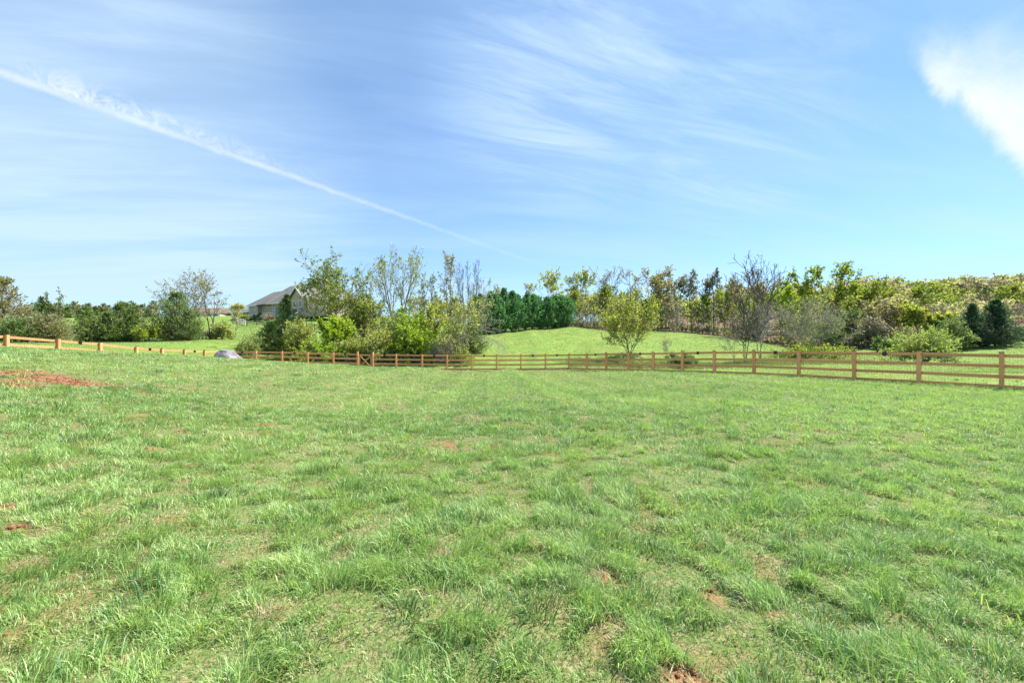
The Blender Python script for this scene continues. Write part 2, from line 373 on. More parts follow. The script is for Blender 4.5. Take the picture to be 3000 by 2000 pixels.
def lawn_grass():
    rng = np.random.default_rng(11)
    Vs, F4, F3, T, off = [], [], [], [], 0
    for (y0, y1, dens, det, wd) in ((.9, 3.2, 11500, True, .0043), (3.2, 6, 7600, True, .0052), (6, 11, 3300, True, .0075), (11, 19, 1300, False, .0145), (19, 31, 560, False, .025), (31, 41.5, 330, False, .038)):
        uw = 1.42
        area = uw*(y1**2-y0**2)+6*(y1-y0)
        n = int(area*dens)
        Y = np.sqrt(rng.uniform(y0**2, y1**2, n)); X = rng.uniform(-1, 1, n)*(uw*Y+3.)
        clump = fbm(N1, X*6.3, Y*6.3, 3); tuft = fbm(N2, X*2.4+40, Y*2.4, 3); big = fbm(N3, X*.22, Y*.22+7, 3)
        # the turf is thin on the left and thick on the right
        lush = np.clip(.5+.35*np.tanh(X/(.5*Y+2)), .1, 1)
        p = .38+1.35*sstep(.33, .62, .5*clump+.5*tuft)*(.55+.6*lush)
        soil = patch_mask(SOIL, X, Y); straw = patch_mask(STRAW, X, Y)
        gap = sstep(.57, .68, fbm(N4, X*4.2+31, Y*4.2, 3))*np.clip(1.0-.75*lush, .15, 1)*np.interp(Y, [2, 5], [.45, 1])
        p *= (1-.80*soil)*(1-.45*straw)*(1-.5*gap)
        ok = (rng.random(n) < p)&(lawn_depth(X, Y) > .05)
        X, Y, clump, tuft, big, lush, soil, straw, gap = [a[ok] for a in (X, Y, clump, tuft, big, lush, soil, straw, gap)]
        n = len(X)
        hump = sstep(.38, .66, .6*clump+.4*tuft)
        Hh = (.030+.056*hump*(.5+.7*lush)+.014*rng.random(n))*(.72+.75*sstep(.4, .66, clump))*rng.uniform(.65, 1.3, n)
        Hh *= np.interp(Y, [0, 12, 40], [1, 1.05, 1.0])
        az = 2*np.pi*fbm(N4, X*1.3, Y*1.3, 2)*3+rng.normal(0, 1.0, n)
        lean = np.clip(rng.normal(.62, .34, n)+.25*lush, .05, 1.45)
        tint = .60+.42*(big-.5)*.8+.40*(clump-.5)+rng.normal(0, .17, n)
        tint += .05*np.sign(np.sin((X+.06*Y)*2*np.pi/2.2))*sstep(8, 14, Y)
        tint += .10*sstep(.2, 1., X/(Y+1))*sstep(5, 9, Y)
        tint = np.clip(tint, .21, 1)
        dead = rng.random(n) < (.13+.06*(1-lush)+0.7*straw+.85*soil+.3*gap+.12*sstep(.50, .36, tuft))
        tint[dead] = rng.uniform(0, .16, dead.sum()); Hh[dead] *= .75; Hh *= 1-.45*soil; lean[dead] = np.clip(lean[dead]+.5, .4, 1.5)
        W = wd*rng.uniform(.6, 1.35, n)
        V, fs, tt = blades(rng, X, Y, Hh, W, lean, az, tint, det)
        Vs.append(V); T.append(tt)
        if det: F4.append(fs[0]+off); F3.append(fs[1]+off)
        else: F3.append(fs[0]+off)
        off += len(V)
    # coarse tufts standing out of the turf
    for (y0, y1, dn, nb_) in ((1.0, 4.5, 2.6, 110), (4.5, 10, 1.5, 60), (10, 20, .55, 34)):
        n = int(1.42*(y1**2-y0**2)*dn); cy = np.sqrt(rng.uniform(y0**2, y1**2, n)); cx = rng.uniform(-1.42, 1.42, n)*cy
        if y0 < 2: cx = np.append(cx, [hit(870, 1720)[0], hit(1840, 1740)[0], hit(1900, 1850)[0]]); cy = np.append(cy, [hit(870, 1720)[1], hit(1840, 1740)[1], hit(1900, 1850)[1]])
        if 4 < y0 < 9: q = [hit(x_, y_) for x_, y_ in ((60, 1290), (150, 1270), (200, 1300), (330, 1290), (100, 1240), (260, 1240), (420, 1295))]; cx = np.append(cx, [v[0] for v in q]); cy = np.append(cy, [v[1] for v in q])
        n = len(cx); big_ = rng.gamma(2.2, .5, n); rad = .05+.05*big_
        X = (cx[:, None]+rng.normal(0, 1, (n, nb_))*rad[:, None]).ravel(); Y = (cy[:, None]+rng.normal(0, 1, (n, nb_))*rad[:, None]).ravel()
        oz = np.arctan2(Y-np.repeat(cy, nb_), X-np.repeat(cx, nb_)); dd = np.hypot(Y-np.repeat(cy, nb_), X-np.repeat(cx, nb_))/np.repeat(rad, nb_)
        Hh = np.repeat(.065+.045*np.minimum(big_, 2), nb_)*rng.uniform(.55, 1.25, n*nb_)
        tint = np.clip(np.repeat(rng.normal(.5, .17, n), nb_)+rng.normal(0, .13, n*nb_), .21, 1)
        dead = rng.random(n*nb_) < .06; tint[dead] = .1
        V, fs, tt = blades(rng, X, Y, Hh, (.0042+.0007*Y)*rng.uniform(.7, 1.3, n*nb_), np.clip(.25+.32*dd+rng.normal(0, .2, n*nb_), .05, 1.4), oz+rng.normal(0, .6, n*nb_), tint, True)
        ok = np.repeat(lawn_depth(X, Y) > .1, 5)
        Vs.append(V); T.append(tt); F4.append(fs[0]+off); F3.append(fs[1]+off); off += len(V)
    o = mesh_obj('lawn_grass', np.concatenate(Vs), [np.concatenate(F4), np.concatenate(F3)], M['grass'], tint=np.concatenate(T))
    tag(o, 'patchy green and straw coloured lawn grass inside the fence', 'grass', kind='stuff')
lawn_grass()

def clods():
    rng = np.random.default_rng(15); Vs = []; Fs = []; off = 0
    octa = np.array([[1, 0, 0], [0, 1, 0], [-1, 0, 0], [0, -1, 0], [0, 0, 1], [0, 0, -1.]]); fc = np.array([[0, 1, 4], [1, 2, 4], [2, 3, 4], [3, 0, 4], [1, 0, 5], [2, 1, 5], [3, 2, 5], [0, 3, 5]])
    for a, b, ra, rb in SOIL:
        n = int(np.clip(ra*rb*420, 12, 900)); q = rng.normal(0, .55, (n, 2)); X = a+q[:, 0]*ra; Y = b+q[:, 1]*rb; z = height(X, Y)
        for x_, y_, z_ in zip(X, Y, z):
            r = rng.gamma(1.6, .0055)+.004+.0006*b; v = octa*rng.uniform(.5, 1.2, (6, 1))*r*[1, 1, .75]
            c_, s_ = math.cos(x_*99), math.sin(x_*99); v = v@np.array([[c_, -s_, 0], [s_, c_, 0], [0, 0, 1]])
            Vs.append(v+[x_, y_, z_+r*.2]); Fs.append(fc+off); off += 6
    m = noisy('clay_clod', (.12, .045, .025), (.30, .135, .075), 14, .95, 0)
    tag(mesh_obj('soil_clods', np.concatenate(Vs), [np.concatenate(Fs)], m), 'crumbs of red clay lying on the bare soil patches', 'soil', kind='stuff')
clods()
M['meadow'] = leaf_mat('meadow_blade', [(0, (.40, .34, .15)), (.14, (.34, .31, .12)), (.18, (.10, .19, .03)), (.6, (.20, .31, .05)), (1., (.34, .41, .08))], .4, .06)
def meadow_grass():
    rng = np.random.default_rng(12); n = 420000
    Y = rng.uniform(19, 118, n)**1.0; X = rng.uniform(-1.4, 1.4, n)*Y
    keep = rng.random(n) < np.clip(34/Y, .25, 1.)
    ld = lawn_depth(X, Y); keep &= ld < -.3
    ex = np.array([-200, 12, 30, 42, 50, 55, 60, 72, 90, 130.]); ey = np.array([130, 99, 97, 90, 84, 78, 74, 72, 74, 80.])
    keep &= ~((Y > np.interp(X, ex, ey)+1)&(X > 8))
    X, Y = X[keep], Y[keep]; n = len(X)
    a = fbm(N1, X*.35, Y*.6, 3); b = fbm(N3, X*.09, Y*.14, 3)
    gully = np.exp(-((Y-(44-.0*X))/4.)**2)*(X > 8)*(X < 34)
    tint = np.clip(.5+.9*(b-.5)+.6*(a-.5)+rng.normal(0, .09, n), .2, 1)
    d = rng.random(n) < .10+.25*sstep(.5, .65, a); tint[d] = rng.uniform(0, .13, d.sum())
    V, fs, tt = blades(rng, X, Y, (.05+.10*a)*rng.uniform(.6, 1.3, n)*np.clip(Y/55, .7, 1.4), .0012*Y*rng.uniform(.6, 1.3, n), np.clip(rng.normal(.6, .3, n), 0, 1.3), rng.uniform(0, 6.28, n), tint, False)
    o = mesh_obj('meadow_grass', V, fs, M['meadow'], tint=tt)
    tag(o, 'yellow green grass of the sloping meadow beyond the fence', 'grass', kind='stuff')
meadow_grass()

# ------------------------------------------------------------------ plants
def norm(v): return v/np.maximum(np.linalg.norm(v, axis=-1, keepdims=True), 1e-9)
def grow(rng, st, d, ln, segs, wob, trop):
    n = len(st); pts = np.empty((n, segs+1, 3)); pts[:, 0] = st; d = norm(d)
    up = np.array([0, 0, 1.])
    for i in range(segs):
        d = norm(d+rng.normal(0, wob, (n, 3))+up*trop)
        pts[:, i+1] = pts[:, i]+d*(ln/segs)[:, None]
    return pts
def sample(pts, t):             # pts (N,n,3), t (N,k) -> positions, tangents
    n = pts.shape[1]-1; f = np.clip(t*n, 0, n-1e-4); i = f.astype(int); fr = (f-i)[..., None]
    r = np.arange(len(pts))[:, None]
    a, b = pts[r, i], pts[r, i+1]
    return a+(b-a)*fr, norm(b-a)
def side_dir(rng, tan, ang):
    rv = rng.normal(0, 1, tan.shape); pr = norm(rv-(rv*tan).sum(-1, keepdims=True)*tan)
    return tan*np.cos(ang)[..., None]+pr*np.sin(ang)[..., None]
def spawn(rng, pts, rad, k, t0, t1, ang, jit, lens, segs, wob, trop, rmul=.6):
    N = len(pts)
    t = t0+(t1-t0)*(np.arange(k)[None]+rng.random((N, k)))/k
    p, tan = sample(pts, t)
    d = side_dir(rng, tan, np.clip(rng.normal(ang, jit, t.shape), .1, 1.7))
    ln = lens(t)*rng.uniform(.65, 1.25, t.shape)
    n = rad.shape[1]-1; f = np.clip(t*n, 0, n-1e-4); i = f.astype(int); r = np.arange(N)[:, None]
    rr = (rad[r, i]*(1-(f-i))+rad[r, i+1]*(f-i))*rmul
    q = grow(rng, p.reshape(-1, 3), d.reshape(-1, 3), ln.ravel(), segs, wob, trop)
    return q, rr.ravel()[:, None]*np.linspace(1, .3, segs+1)[None], ln.ravel()
def tubes(sets, rmin):
    Vs, Fs, off = [], [], 0
    for pts, rad, sides in sets:
        N, n, _ = pts.shape; rad = np.maximum(rad, rmin)
        tan = norm(np.gradient(pts, axis=1))
        ref = np.where(np.abs(norm(pts[:, -1]-pts[:, 0])[:, 2:3]) > .8, np.array([[1., 0, 0]]), np.array([[0, 0, 1.]]))[:, None]
        a = norm(np.cross(tan, np.broadcast_to(ref, tan.shape))); b = np.cross(tan, a)
        th = np.arange(sides)*2*np.pi/sides
        ring = pts[:, :, None]+rad[:, :, None, None]*(a[:, :, None]*np.cos(th)[:, None]+b[:, :, None]*np.sin(th)[:, None])
        Vs.append(ring.reshape(-1, 3))
        i = np.arange(N*n*sides).reshape(N, n, sides)+off; j = np.roll(i, -1, 2)
        Fs.append(np.stack([i[:, :-1], j[:, :-1], j[:, 1:], i[:, 1:]], -1).reshape(-1, 4)); off += N*n*sides
    return np.concatenate(Vs), np.concatenate(Fs)
def leaves(rng, p, d, size, asp=.55, ctint=None, jit=.8):
    n = len(p); a = norm(d+rng.normal(0, jit, (n, 3))); s = norm(np.cross(a, rng.normal(0, 1, (n, 3))))
    L_ = size*rng.uniform(.6, 1.35, n); Wd = L_*asp
    V = np.stack([p, p+a*(L_*.5)[:, None]+s*(Wd*.5)[:, None], p+a*L_[:, None], p+a*(L_*.45)[:, None]-s*(Wd*.5)[:, None]], 1).reshape(-1, 3)
    t = np.clip((.5 if ctint is None else ctint)+rng.normal(0, .2, n), 0, 1)
    return V, np.arange(n)[:, None]*4+np.arange(4), np.repeat(t, 4)

def decid(seed, H, hw, stems=1, spread=.12, bole=.28, k=(11, 7, 5), ang=.85, up=.10, nl=4, ls=.22, low=1., high=1., wob=.09, r0=.013, rmin=.013, lean=(0, 0), l1=.42, tip=False, jit=.8, base_r=None, asp=.78):
    rng = np.random.default_rng(seed)
    az = rng.uniform(0, 6.28)+np.arange(stems)*2*np.pi/stems+rng.normal(0, .3, stems)
    sp = spread*rng.uniform(.5, 1.4, stems)*(stems > 1)
    d = np.stack([np.cos(az)*sp+lean[0], np.sin(az)*sp+lean[1], np.ones(stems)], -1)+rng.normal(0, .03, (stems, 3))
    st = np.stack([np.cos(az), np.sin(az), np.zeros(stems)], -1)*(base_r if base_r is not None else (.03*H/5*(stems > 1)))
    st[:, 2] = -.15
    l0 = H*rng.uniform(.78, 1., stems)*(1-(.38*np.clip(sp/max(spread*1.2, .01), 0, 1.2)**2 if spread > .4 else 0))
    T = grow(rng, st, d, l0, 10, wob*.55, .04)
    R0 = (H*r0/max(1, stems)**.4)*np.linspace(1, .12, 11)[None]*rng.uniform(.8, 1.15, (stems, 1))
    R0[:, 0] *= 1.35
    c1, r1, n1 = spawn(rng, T, R0, k[0], bole, .98, ang, .16, lambda t: H*l1*(.5+.62*np.sin(np.pi*((t-bole)/(1-bole)*.72+.24))), 7, wob, up)
    par1 = np.repeat(rng.normal(.5, .10, len(c1)), k[1])
    c2, r2, n2 = spawn(rng, c1, r1, k[1], .22, 1., .75, .2, lambda t: np.repeat(n1[:, None], k[1], 1)*.5*(1.1-.5*t), 5, wob*1.3, up*.8)
    par2 = np.repeat(par1, k[2])
    c3, r3, n3 = spawn(rng, c2, r2, k[2], .2, 1., .7, .25, lambda t: np.repeat(n2[:, None], k[2], 1)*.55, 3, wob*1.5, up*.6)
    allp = np.concatenate([c3[:, -1], c2[:, -1], T[:, -1]])
    sz = H/np.quantile(allp[:, 2], .9985); ctr = lean[0]*0
    sxy = np.clip(hw/max(np.quantile(np.abs(allp[:, 0]), .975), np.quantile(np.abs(allp[:, 1]), .95)), .45, 1.8)
    S = np.array([sxy, sxy, sz]); 
    for q in (T, c1, c2, c3): q *= S
    lp = lt = None
    V = None
    if nl > 0:
        N = len(c3); kk = int(math.ceil(nl)); t = rng.uniform(.15 if not tip else .7, 1, (N, kk))
        p, tan = sample(c3, t); zr = p[..., 2]/H
        keep = rng.random((N, kk)) < (nl/kk)*np.clip(low+(high-low)*zr, 0, 1)
        p = p[keep]; tan = tan[keep]; ct = np.repeat(par2[:, None], kk, 1)[keep]
        p = p+rng.normal(0, ls*.35, p.shape)
        V = leaves(rng, p, tan, ls, asp, ct, jit)
    return dict(trunk=tubes([(T, R0, 7)], rmin), branch=tubes([(c1, r1, 5), (c2, r2, 4), (c3, r3, 3)], rmin), leaf=V)

def conifer(seed, H, hw, nb=120, k2=10, nl=4, ls=.25, p=1.0, base=.03, elev=.15, asp=.3, col=False, tall=False, bend=.12, ragged=.25):
    rng = np.random.default_rng(seed)
    T = grow(rng, np.array([[0, 0, -.15]]), np.array([[0, 0, 1.]]), np.array([H*.99]), 10, .02, .02)
    R0 = (H*.017)*np.linspace(1, .08, 11)[None]
    t = rng.random(nb)**(1.12 if col else 1.65)*(.985-base)+base
    if not col: nl_ = max(6, int(H/.5)); t = (np.floor(t*nl_)+.5+rng.normal(0, .16, nb)+.0)/nl_
    t = np.sort(np.clip(t, base, .985))[None]
    pos, _ = sample(T, t); pos = pos[0]; t = t[0]
    prof = np.minimum(1, (1-t)*(1.95 if col else 1.15))**p
    prof *= np.clip((.85 if col else .6)+t*3.5, .5, 1)
    ln = hw*prof*rng.uniform(1-ragged*1.4, 1+ragged*.55, nb)+.12
    az = rng.uniform(0, 6.28, nb); el = elev+rng.normal(0, .16, nb)+(.55*t if not col else .25*t)
    d = np.stack([np.cos(az)*np.cos(el), np.sin(az)*np.cos(el), np.sin(el)], -1)
    c1 = grow(rng, pos, d, ln, 5, .07, bend*.5)
    r1 = np.maximum(ln*.014, .01)[:, None]*np.linspace(1, .3, 6)[None]
    par = np.repeat(rng.normal(.5, .13, nb), k2)
    c2, r2, n2 = spawn(rng, c1, r1, k2, .15, 1., .6, .2, lambda tt: np.repeat(ln[:, None], k2, 1)*.26+.14, 3, .12, bend)
    N = len(c2); tt = rng.uniform(.1, 1, (N, nl)); q, tan = sample(c2, tt)
    q = q.reshape(-1, 3)+rng.normal(0, ls*.15, (N*nl, 3))
    V = leaves(rng, q, tan.reshape(-1, 3)+np.array([0, 0, .15]), ls, asp, np.repeat(par, nl)+.35*(tt.ravel()-.6), .42)
    top = np.array([T[0, -1]]); tq = np.repeat(top, 6, 0)-np.array([0, 0, 1])*rng.random((6, 1))*.6
    tv = leaves(rng, tq, np.tile([[0, 0, 1.]], (6, 1)), ls*1.2, asp, None, .2)
    V = (np.concatenate([V[0], tv[0]]), np.concatenate([V[1], tv[1]+len(V[0])]), np.concatenate([V[2], tv[2]]))
    return dict(trunk=tubes([(T, R0, 7)], .012), branch=tubes([(c1, r1, 4)], .008), leaf=V)

def place(name, label, cat, g, X, Y, bark, leafm, group=None, rz=0, z=None, leafname='crown'):
    o = thing(name, label, cat, (X, Y, hz(X, Y) if z is None else z), rz, group)
    mesh_obj('trunk', g['trunk'][0], [g['trunk'][1]], M[bark], o, smooth=True)
    mesh_obj('branches', g['branch'][0], [g['branch'][1]], M[bark], o, smooth=True)
    if g['leaf'] is not None and len(g['leaf'][0]):
        k_ = random.Random(int(abs(X*97)+abs(Y*31))).uniform(-.13, .15)
        mesh_obj(leafname, g['leaf'][0], [g['leaf'][1]], M[leafm], o, tint=np.clip(g['leaf'][2]+k_, 0, 1))
    return o
def spot(px, Y, top, hwpx):
    X = (px-1500)/F*Y; z = hz(X, Y); return X, Y, max(.4, CZ+(1000-top)/F*Y-z), hwpx/F*Y
def tree(px, Y, top, hwpx, seed, label, bark='bark_grey', leaf='leaf_spring', name='tree', cat='tree', group=None, **kw):
    X, Y, H, hw = spot(px, Y, top, hwpx)
    return place(name, label, cat, decid(seed, H, hw, **kw), X, Y, bark, leaf, group)
def cone(px, Y, top, hwpx, seed, label, leaf='cedar', name='cedar_tree', cat='cedar', group=None, bark='bark_red', **kw):
    X, Y, H, hw = spot(px, Y, top, hwpx)
    return place(name, label, cat, conifer(seed, H, hw, **kw), X, Y, bark, leaf, group)
def dome(seed, H, hw, n=46, k=(7, 4), nl=4, ls=.2, r=.012, rmin=.008, asp=.7, floor=.05):
    rng = np.random.default_rng(seed)
    az = rng.uniform(0, 6.28, n); el = np.arcsin(rng.uniform(floor, 1, n))
    lump = 1+.16*np.sin(az*3+seed)+.1*np.sin(az*5+el*4+seed*2)
    q = rng.uniform(.62, 1.04, n)*lump
    end = np.stack([np.cos(az)*np.cos(el)*hw*q, np.sin(az)*np.cos(el)*hw*q, np.sin(el)*H*np.minimum(q, 1.03)], -1)
    st = np.stack([np.cos(az), np.sin(az), np.zeros(n)], -1)*hw*.06+rng.normal(0, .04, (n, 3)); st[:, 2] = -.08
    tt = np.linspace(0, 1, 8)[None, :, None]; e3 = end[:, None]
    T = st[:, None]*(1-tt)+e3*tt; T[..., 2] += (.22*H*np.sin(np.pi*tt[..., 0])*np.cos(el)[:, None])
    T += np.cumsum(rng.normal(0, .012*H, T.shape), 1)*tt
    ln = np.linalg.norm(end, axis=1); R0 = (r*np.sqrt(ln+.3))[:, None]*np.linspace(1, .25, 8)[None]
    c1, r1, n1 = spawn(rng, T, R0, k[0], .3, 1., .7, .2, lambda t: np.repeat(ln[:, None], k[0], 1)*.26, 5, .12, .08)
    par = np.repeat(rng.normal(.5, .13, len(c1)), k[1])
    c2, r2, n2 = spawn(rng, c1, r1, k[1], .2, 1., .7, .2, lambda t: np.repeat(n1[:, None], k[1], 1)*.5, 3, .14, .08)
    kk = int(math.ceil(nl)); p, tan = sample(c2, rng.uniform(.1, 1, (len(c2), kk))); keep = rng.random(p.shape[:2]) < nl/kk
    ct = np.repeat(par[:, None], kk, 1)[keep]; p = p[keep]+rng.normal(0, ls*.3, (keep.sum(), 3))
    p[:, 2] = np.maximum(p[:, 2], .03)
    return dict(trunk=tubes([(T, R0, 5)], rmin), branch=tubes([(c1, r1, 4), (c2, r2, 3)], rmin), leaf=leaves(rng, p, tan[keep], ls, asp, ct))
def shrub(px, Y, top, hwpx, seed, label, leaf='leaf_bright', bark='bark_grey', name='shrub', cat='shrub', group=None, **kw):
    kw = {a: b for a, b in kw.items() if a in ('nl', 'ls', 'rmin', 'n')}
    X, Y, H, hw = spot(px, Y, top, hwpx); kw['nl'] = kw.get('nl', 6)*.62
    kw.setdefault('n', int(np.clip(16+hw*H*5, 18, 70)))
    return place(name, label, cat, dome(seed, H, hw, **kw), X, Y, bark, leaf, group, leafname='foliage')

GL, GC, GH, GW = 'cedars and saplings along the left field edge', 'trees of the copse behind the back fence', 'evergreens of the clipped screen row', 'trees along the edge of the wood'
# ---- left field edge
cone(12, 46, 818, 78, 101, 'big brownish cedar cut off by the left edge of the photo', 'cedar_brown', group=GL, nb=170, k2=12, ls=.34, p=.55, elev=.1)
cone(112, 49, 868, 52, 102, 'pointed cedar right beside the big brownish cedar', 'cedar', group=GL, nb=130)
cone(140, 44, 935, 62, 103, 'low spreading cedar bush in front of the pointed cedar', 'cedar_brown', name='cedar_bush', group=GL, nb=120, p=.5)
cone(40, 42, 950, 70, 104, 'low dark green cedar bush at the left edge under the big cedar', 'cedar', name='cedar_bush', group=GL, nb=120, p=.5)
tree(162, 50, 842, 24, 105, 'thin nearly bare sapling rising between the leftmost cedars', 'bark_dark', 'leaf_olive', 'sapling', 'sapling', GL, stems=3, spread=.22, k=(6, 4, 3), nl=1, ls=.2, l1=.2, ang=.5)
cone(252, 50, 900, 52, 106, 'green cone shaped cedar standing alone left of the cedar clump', 'cedar', group=GL, nb=150)
tree(298, 51, 925, 20, 107, 'small crooked bare sapling between the lone cedar and the clump', 'bark_dark', 'leaf_olive', 'sapling', 'sapling', GL, stems=2, spread=.2, k=(5, 4, 3), nl=1, ls=.2, l1=.3)
cone(348, 52, 884, 48, 108, 'tallest cedar of the clump with a ragged forked top', 'cedar', group=GL, nb=150, ragged=.4)
cone(386, 53, 896, 38, 109, 'narrow cedar on the right side of the ragged topped cedar', 'cedar', group=GL, nb=120)
cone(318, 51, 915, 36, 110, 'short cedar on the left flank of the cedar clump', 'cedar', group=GL, nb=110)
tree(424, 53, 888, 14, 111, 'very thin leafless sapling left of the broad dark cedar', 'bark_dark', 'leaf_olive', 'sapling', 'sapling', GL, stems=1, k=(9, 3, 2), nl=1, ls=.16, l1=.16)
shrub(432, 51, 948, 38, 112, 'light green shrub at the foot of the thin leafless sapling', 'leaf_spring', group=GL)
cone(512, 54, 862, 74, 113, 'broad dark cedar in front of the tall many stemmed tree', 'cedar', group=GL, nb=220, k2=12, p=.6)
cone(555, 53, 915, 40, 114, 'dark cedar bush hugging the right foot of the broad cedar', 'cedar', name='cedar_bush', group=GL, nb=110, p=.5)
tree(545, 58, 780, 72, 115, 'tall many stemmed thinly leaved tree behind the broad dark cedar', 'bark_dark', 'leaf_brown', group=GL, stems=5, spread=.30, bole=.4, k=(7, 5, 3), nl=1.6, ls=0.24, ang=.5, l1=.28, r0=0.017, wob=0.07)
tree(616, 58, 800, 46, 116, 'slim leaning tree standing alone between the tall tree and the house', 'bark_dark', 'leaf_brown', group=GL, stems=2, spread=.14, bole=.3, k=(9, 5, 3), nl=1.5, ls=0.24, l1=.34, lean=(.04, 0), r0=0.014)
tree(690, 64, 900, 26, 120, 'reddish leaved sapling left of the stuccoed house', 'bark_dark', 'leaf_brown', 'sapling', 'sapling', GL, nl=2, k=(8, 5, 3), ls=.2)
shrub(652, 58, 945, 30, 117, 'small green bush right of the slim leaning tree', 'leaf_olive', group=GL, ls=.22)
shrub(600, 58, 968, 36, 118, 'scrubby brown brush at the foot of the slim leaning tree', 'leaf_bud', group=GL, ls=.2, nl=3)
# ---- copse
cone(702, 42.5, 1010, 17, 201, 'tiny cedar seedling right behind the boulder', 'cedar', 'cedar_seedling', group=GC, nb=60, ls=.2)
shrub(733, 44, 968, 34, 202, 'wispy light green shrub left of the dark copse cedar', 'leaf_spring', group=GC, nl=3, ls=.16)
cone(836, 50, 862, 74, 203, 'dark bushy cedar at the left end of the copse', 'cedar', group=GC, nb=230, k2=12, p=1.35)
cone(790, 48, 950, 42, 204, 'low dark cedar at the left foot of the bushy copse cedar', 'cedar', name='cedar_bush', group=GC, nb=110, p=.5)
tree(990, 53, 744, 100, 205, 'wide green maple covering the right side of the house', 'bark_dark', 'leaf_spring', group=GC, stems=4, spread=.26, bole=.3, k=(10, 7, 4), nl=5, ls=0.26, low=1.4, high=0.4, ang=.8, l1=.36, r0=0.014)
shrub(880, 46, 935, 44, 206, 'yellow green shrub right of the dark copse cedar', 'leaf_yellow', group=GC, ls=.2)
shrub(935, 44, 1002, 66, 207, 'low bright green shrub right behind the fence left of the gate', 'leaf_bright', group=GC, ls=.18)
tree(985, 47, 922, 50, 208, 'small bright green tree with dark leaning stems left of the gate', 'bark_dark', 'leaf_bright', group=GC, stems=3, spread=.22, bole=.42, k=(8, 6, 5), nl=8, ls=.22, low=.6, high=1.3, l1=.42)
tree(1062, 62, 785, 42, 209, 'tall thin sparse tree between the maple and the forked tree', 'bark_dark', 'leaf_olive', group=GC, stems=3, spread=.14, bole=.4, k=(7, 5, 3), nl=2, ls=.22, l1=.26, wob=0.07)
tree(1065, 57, 858, 62, 210, 'dense brownish olive tree above the gate', 'bark_dark', 'leaf_olive', group=GC, stems=4, spread=.3, bole=.15, k=(10, 7, 5), nl=4, ls=0.26, l1=.4)
tree(1168, 63, 726, 82, 211, 'tallest forked tree with a heavy limb reaching left', 'bark_grey', 'leaf_olive', group=GC, stems=4, spread=.30, bole=.34, k=(7, 6, 4), nl=2.4, ls=0.25, ang=0.7, l1=.32, r0=0.024, wob=0.08)
tree(1122, 55, 890, 24, 212, 'slender leafless sapling left of the bright round shrub', 'bark_dark', 'leaf_olive', 'sapling', 'sapling', GC, stems=3, spread=.14, k=(6, 4, 3), nl=.6, ls=.16, l1=.22)
shrub(1210, 47, 924, 76, 213, 'biggest bright yellow green shrub behind the fence right of the gate', 'leaf_bright', group=GC, nl=9, ls=.22, k=(7, 5, 5), n=75)
shrub(1120, 46, 955, 62, 214, 'olive yellow shrub directly behind the gate', 'leaf_yellow', group=GC, nl=5, ls=.2)
shrub(1160, 52, 900, 60, 228, 'mid green thicket shrub below the forked tree', 'leaf_spring', group=GC, nl=4, ls=.22)
tree(1252, 61, 782, 36, 215, 'sparse slender tree just right of the tallest forked tree', 'bark_grey', 'leaf_olive', group=GC, stems=4, spread=.12, bole=.4, k=(6, 4, 3), nl=2.2, ls=0.25, l1=.2, ang=.5, wob=0.06)
tree(1318, 61, 730, 30, 216, 'very tall narrow poplar shaped tree in the copse', 'bark_grey', 'leaf_brown', group=GC, stems=2, spread=.06, bole=.3, k=(12, 5, 3), nl=2.2, ls=0.25, l1=.16, ang=0.6, wob=0.06)
tree(1372, 60, 758, 46, 217, 'leafless many stemmed tree with bare twigs against the sky', 'bark_dark', 'leaf_bud', group=GC, stems=6, spread=.24, bole=.4, k=(6, 4, 3), nl=0.5, ls=.16, l1=.22, ang=.45, wob=0.05, r0=0.016)
tree(1272, 50, 880, 56, 218, 'yellowish leaved tree in the middle right of the copse', 'bark_grey', 'leaf_yellow', group=GC, stems=3, spread=.24, bole=.25, k=(10, 7, 5), nl=5, ls=.2, l1=.4)
tree(1362, 46, 862, 62, 219, 'pale barked twin stemmed tree at the right end of the copse', 'bark_pale', 'leaf_yellow', group=GC, stems=2, spread=.16, bole=.4, k=(10, 6, 4), nl=3.5, ls=.19, l1=.36, r0=0.014)
tree(1408, 63, 812, 46, 220, 'sparse spreading tree left of the evergreen screen', 'bark_grey', 'leaf_brown', group=GC, stems=3, spread=.3, bole=.3, k=(7, 5, 3), nl=2, ls=.2, l1=.34)
tree(1456, 86, 832, 22, 221, 'small sparse treetop peeping over the left end of the evergreen screen', 'bark_grey', 'leaf_brown', group=GC, nl=1.8, ls=.26)
cone(1340, 58, 872, 52, 222, 'dark conifer half hidden behind the pale barked tree', 'cedar', 'conifer_tree', 'conifer', GC, nb=170, p=.6)
cone(1388, 54, 940, 44, 223, 'low dark conifer at the right foot of the pale barked tree', 'cedar', 'conifer_bush', 'conifer', GC, nb=130, p=.5)
shrub(1300, 46, 990, 66, 224, 'brown twiggy thicket behind the fence below the pale barked tree', 'leaf_bud', 'bark_grey', group=GC, nl=2, ls=.14)
shrub(1030, 46, 985, 44, 225, 'low green shrub just left of the gate posts', 'leaf_spring', group=GC, nl=6, ls=.18)
cone(1180, 58, 905, 60, 226, 'dark conifer hidden deep inside the copse under the forked tree', 'cedar', 'conifer_tree', 'conifer', GC, nb=140, p=.6)
shrub(1355, 43.5, 1022, 44, 227, 'low green brush against the fence at the right end of the copse', 'leaf_spring', group=GC, nl=4, ls=.15)
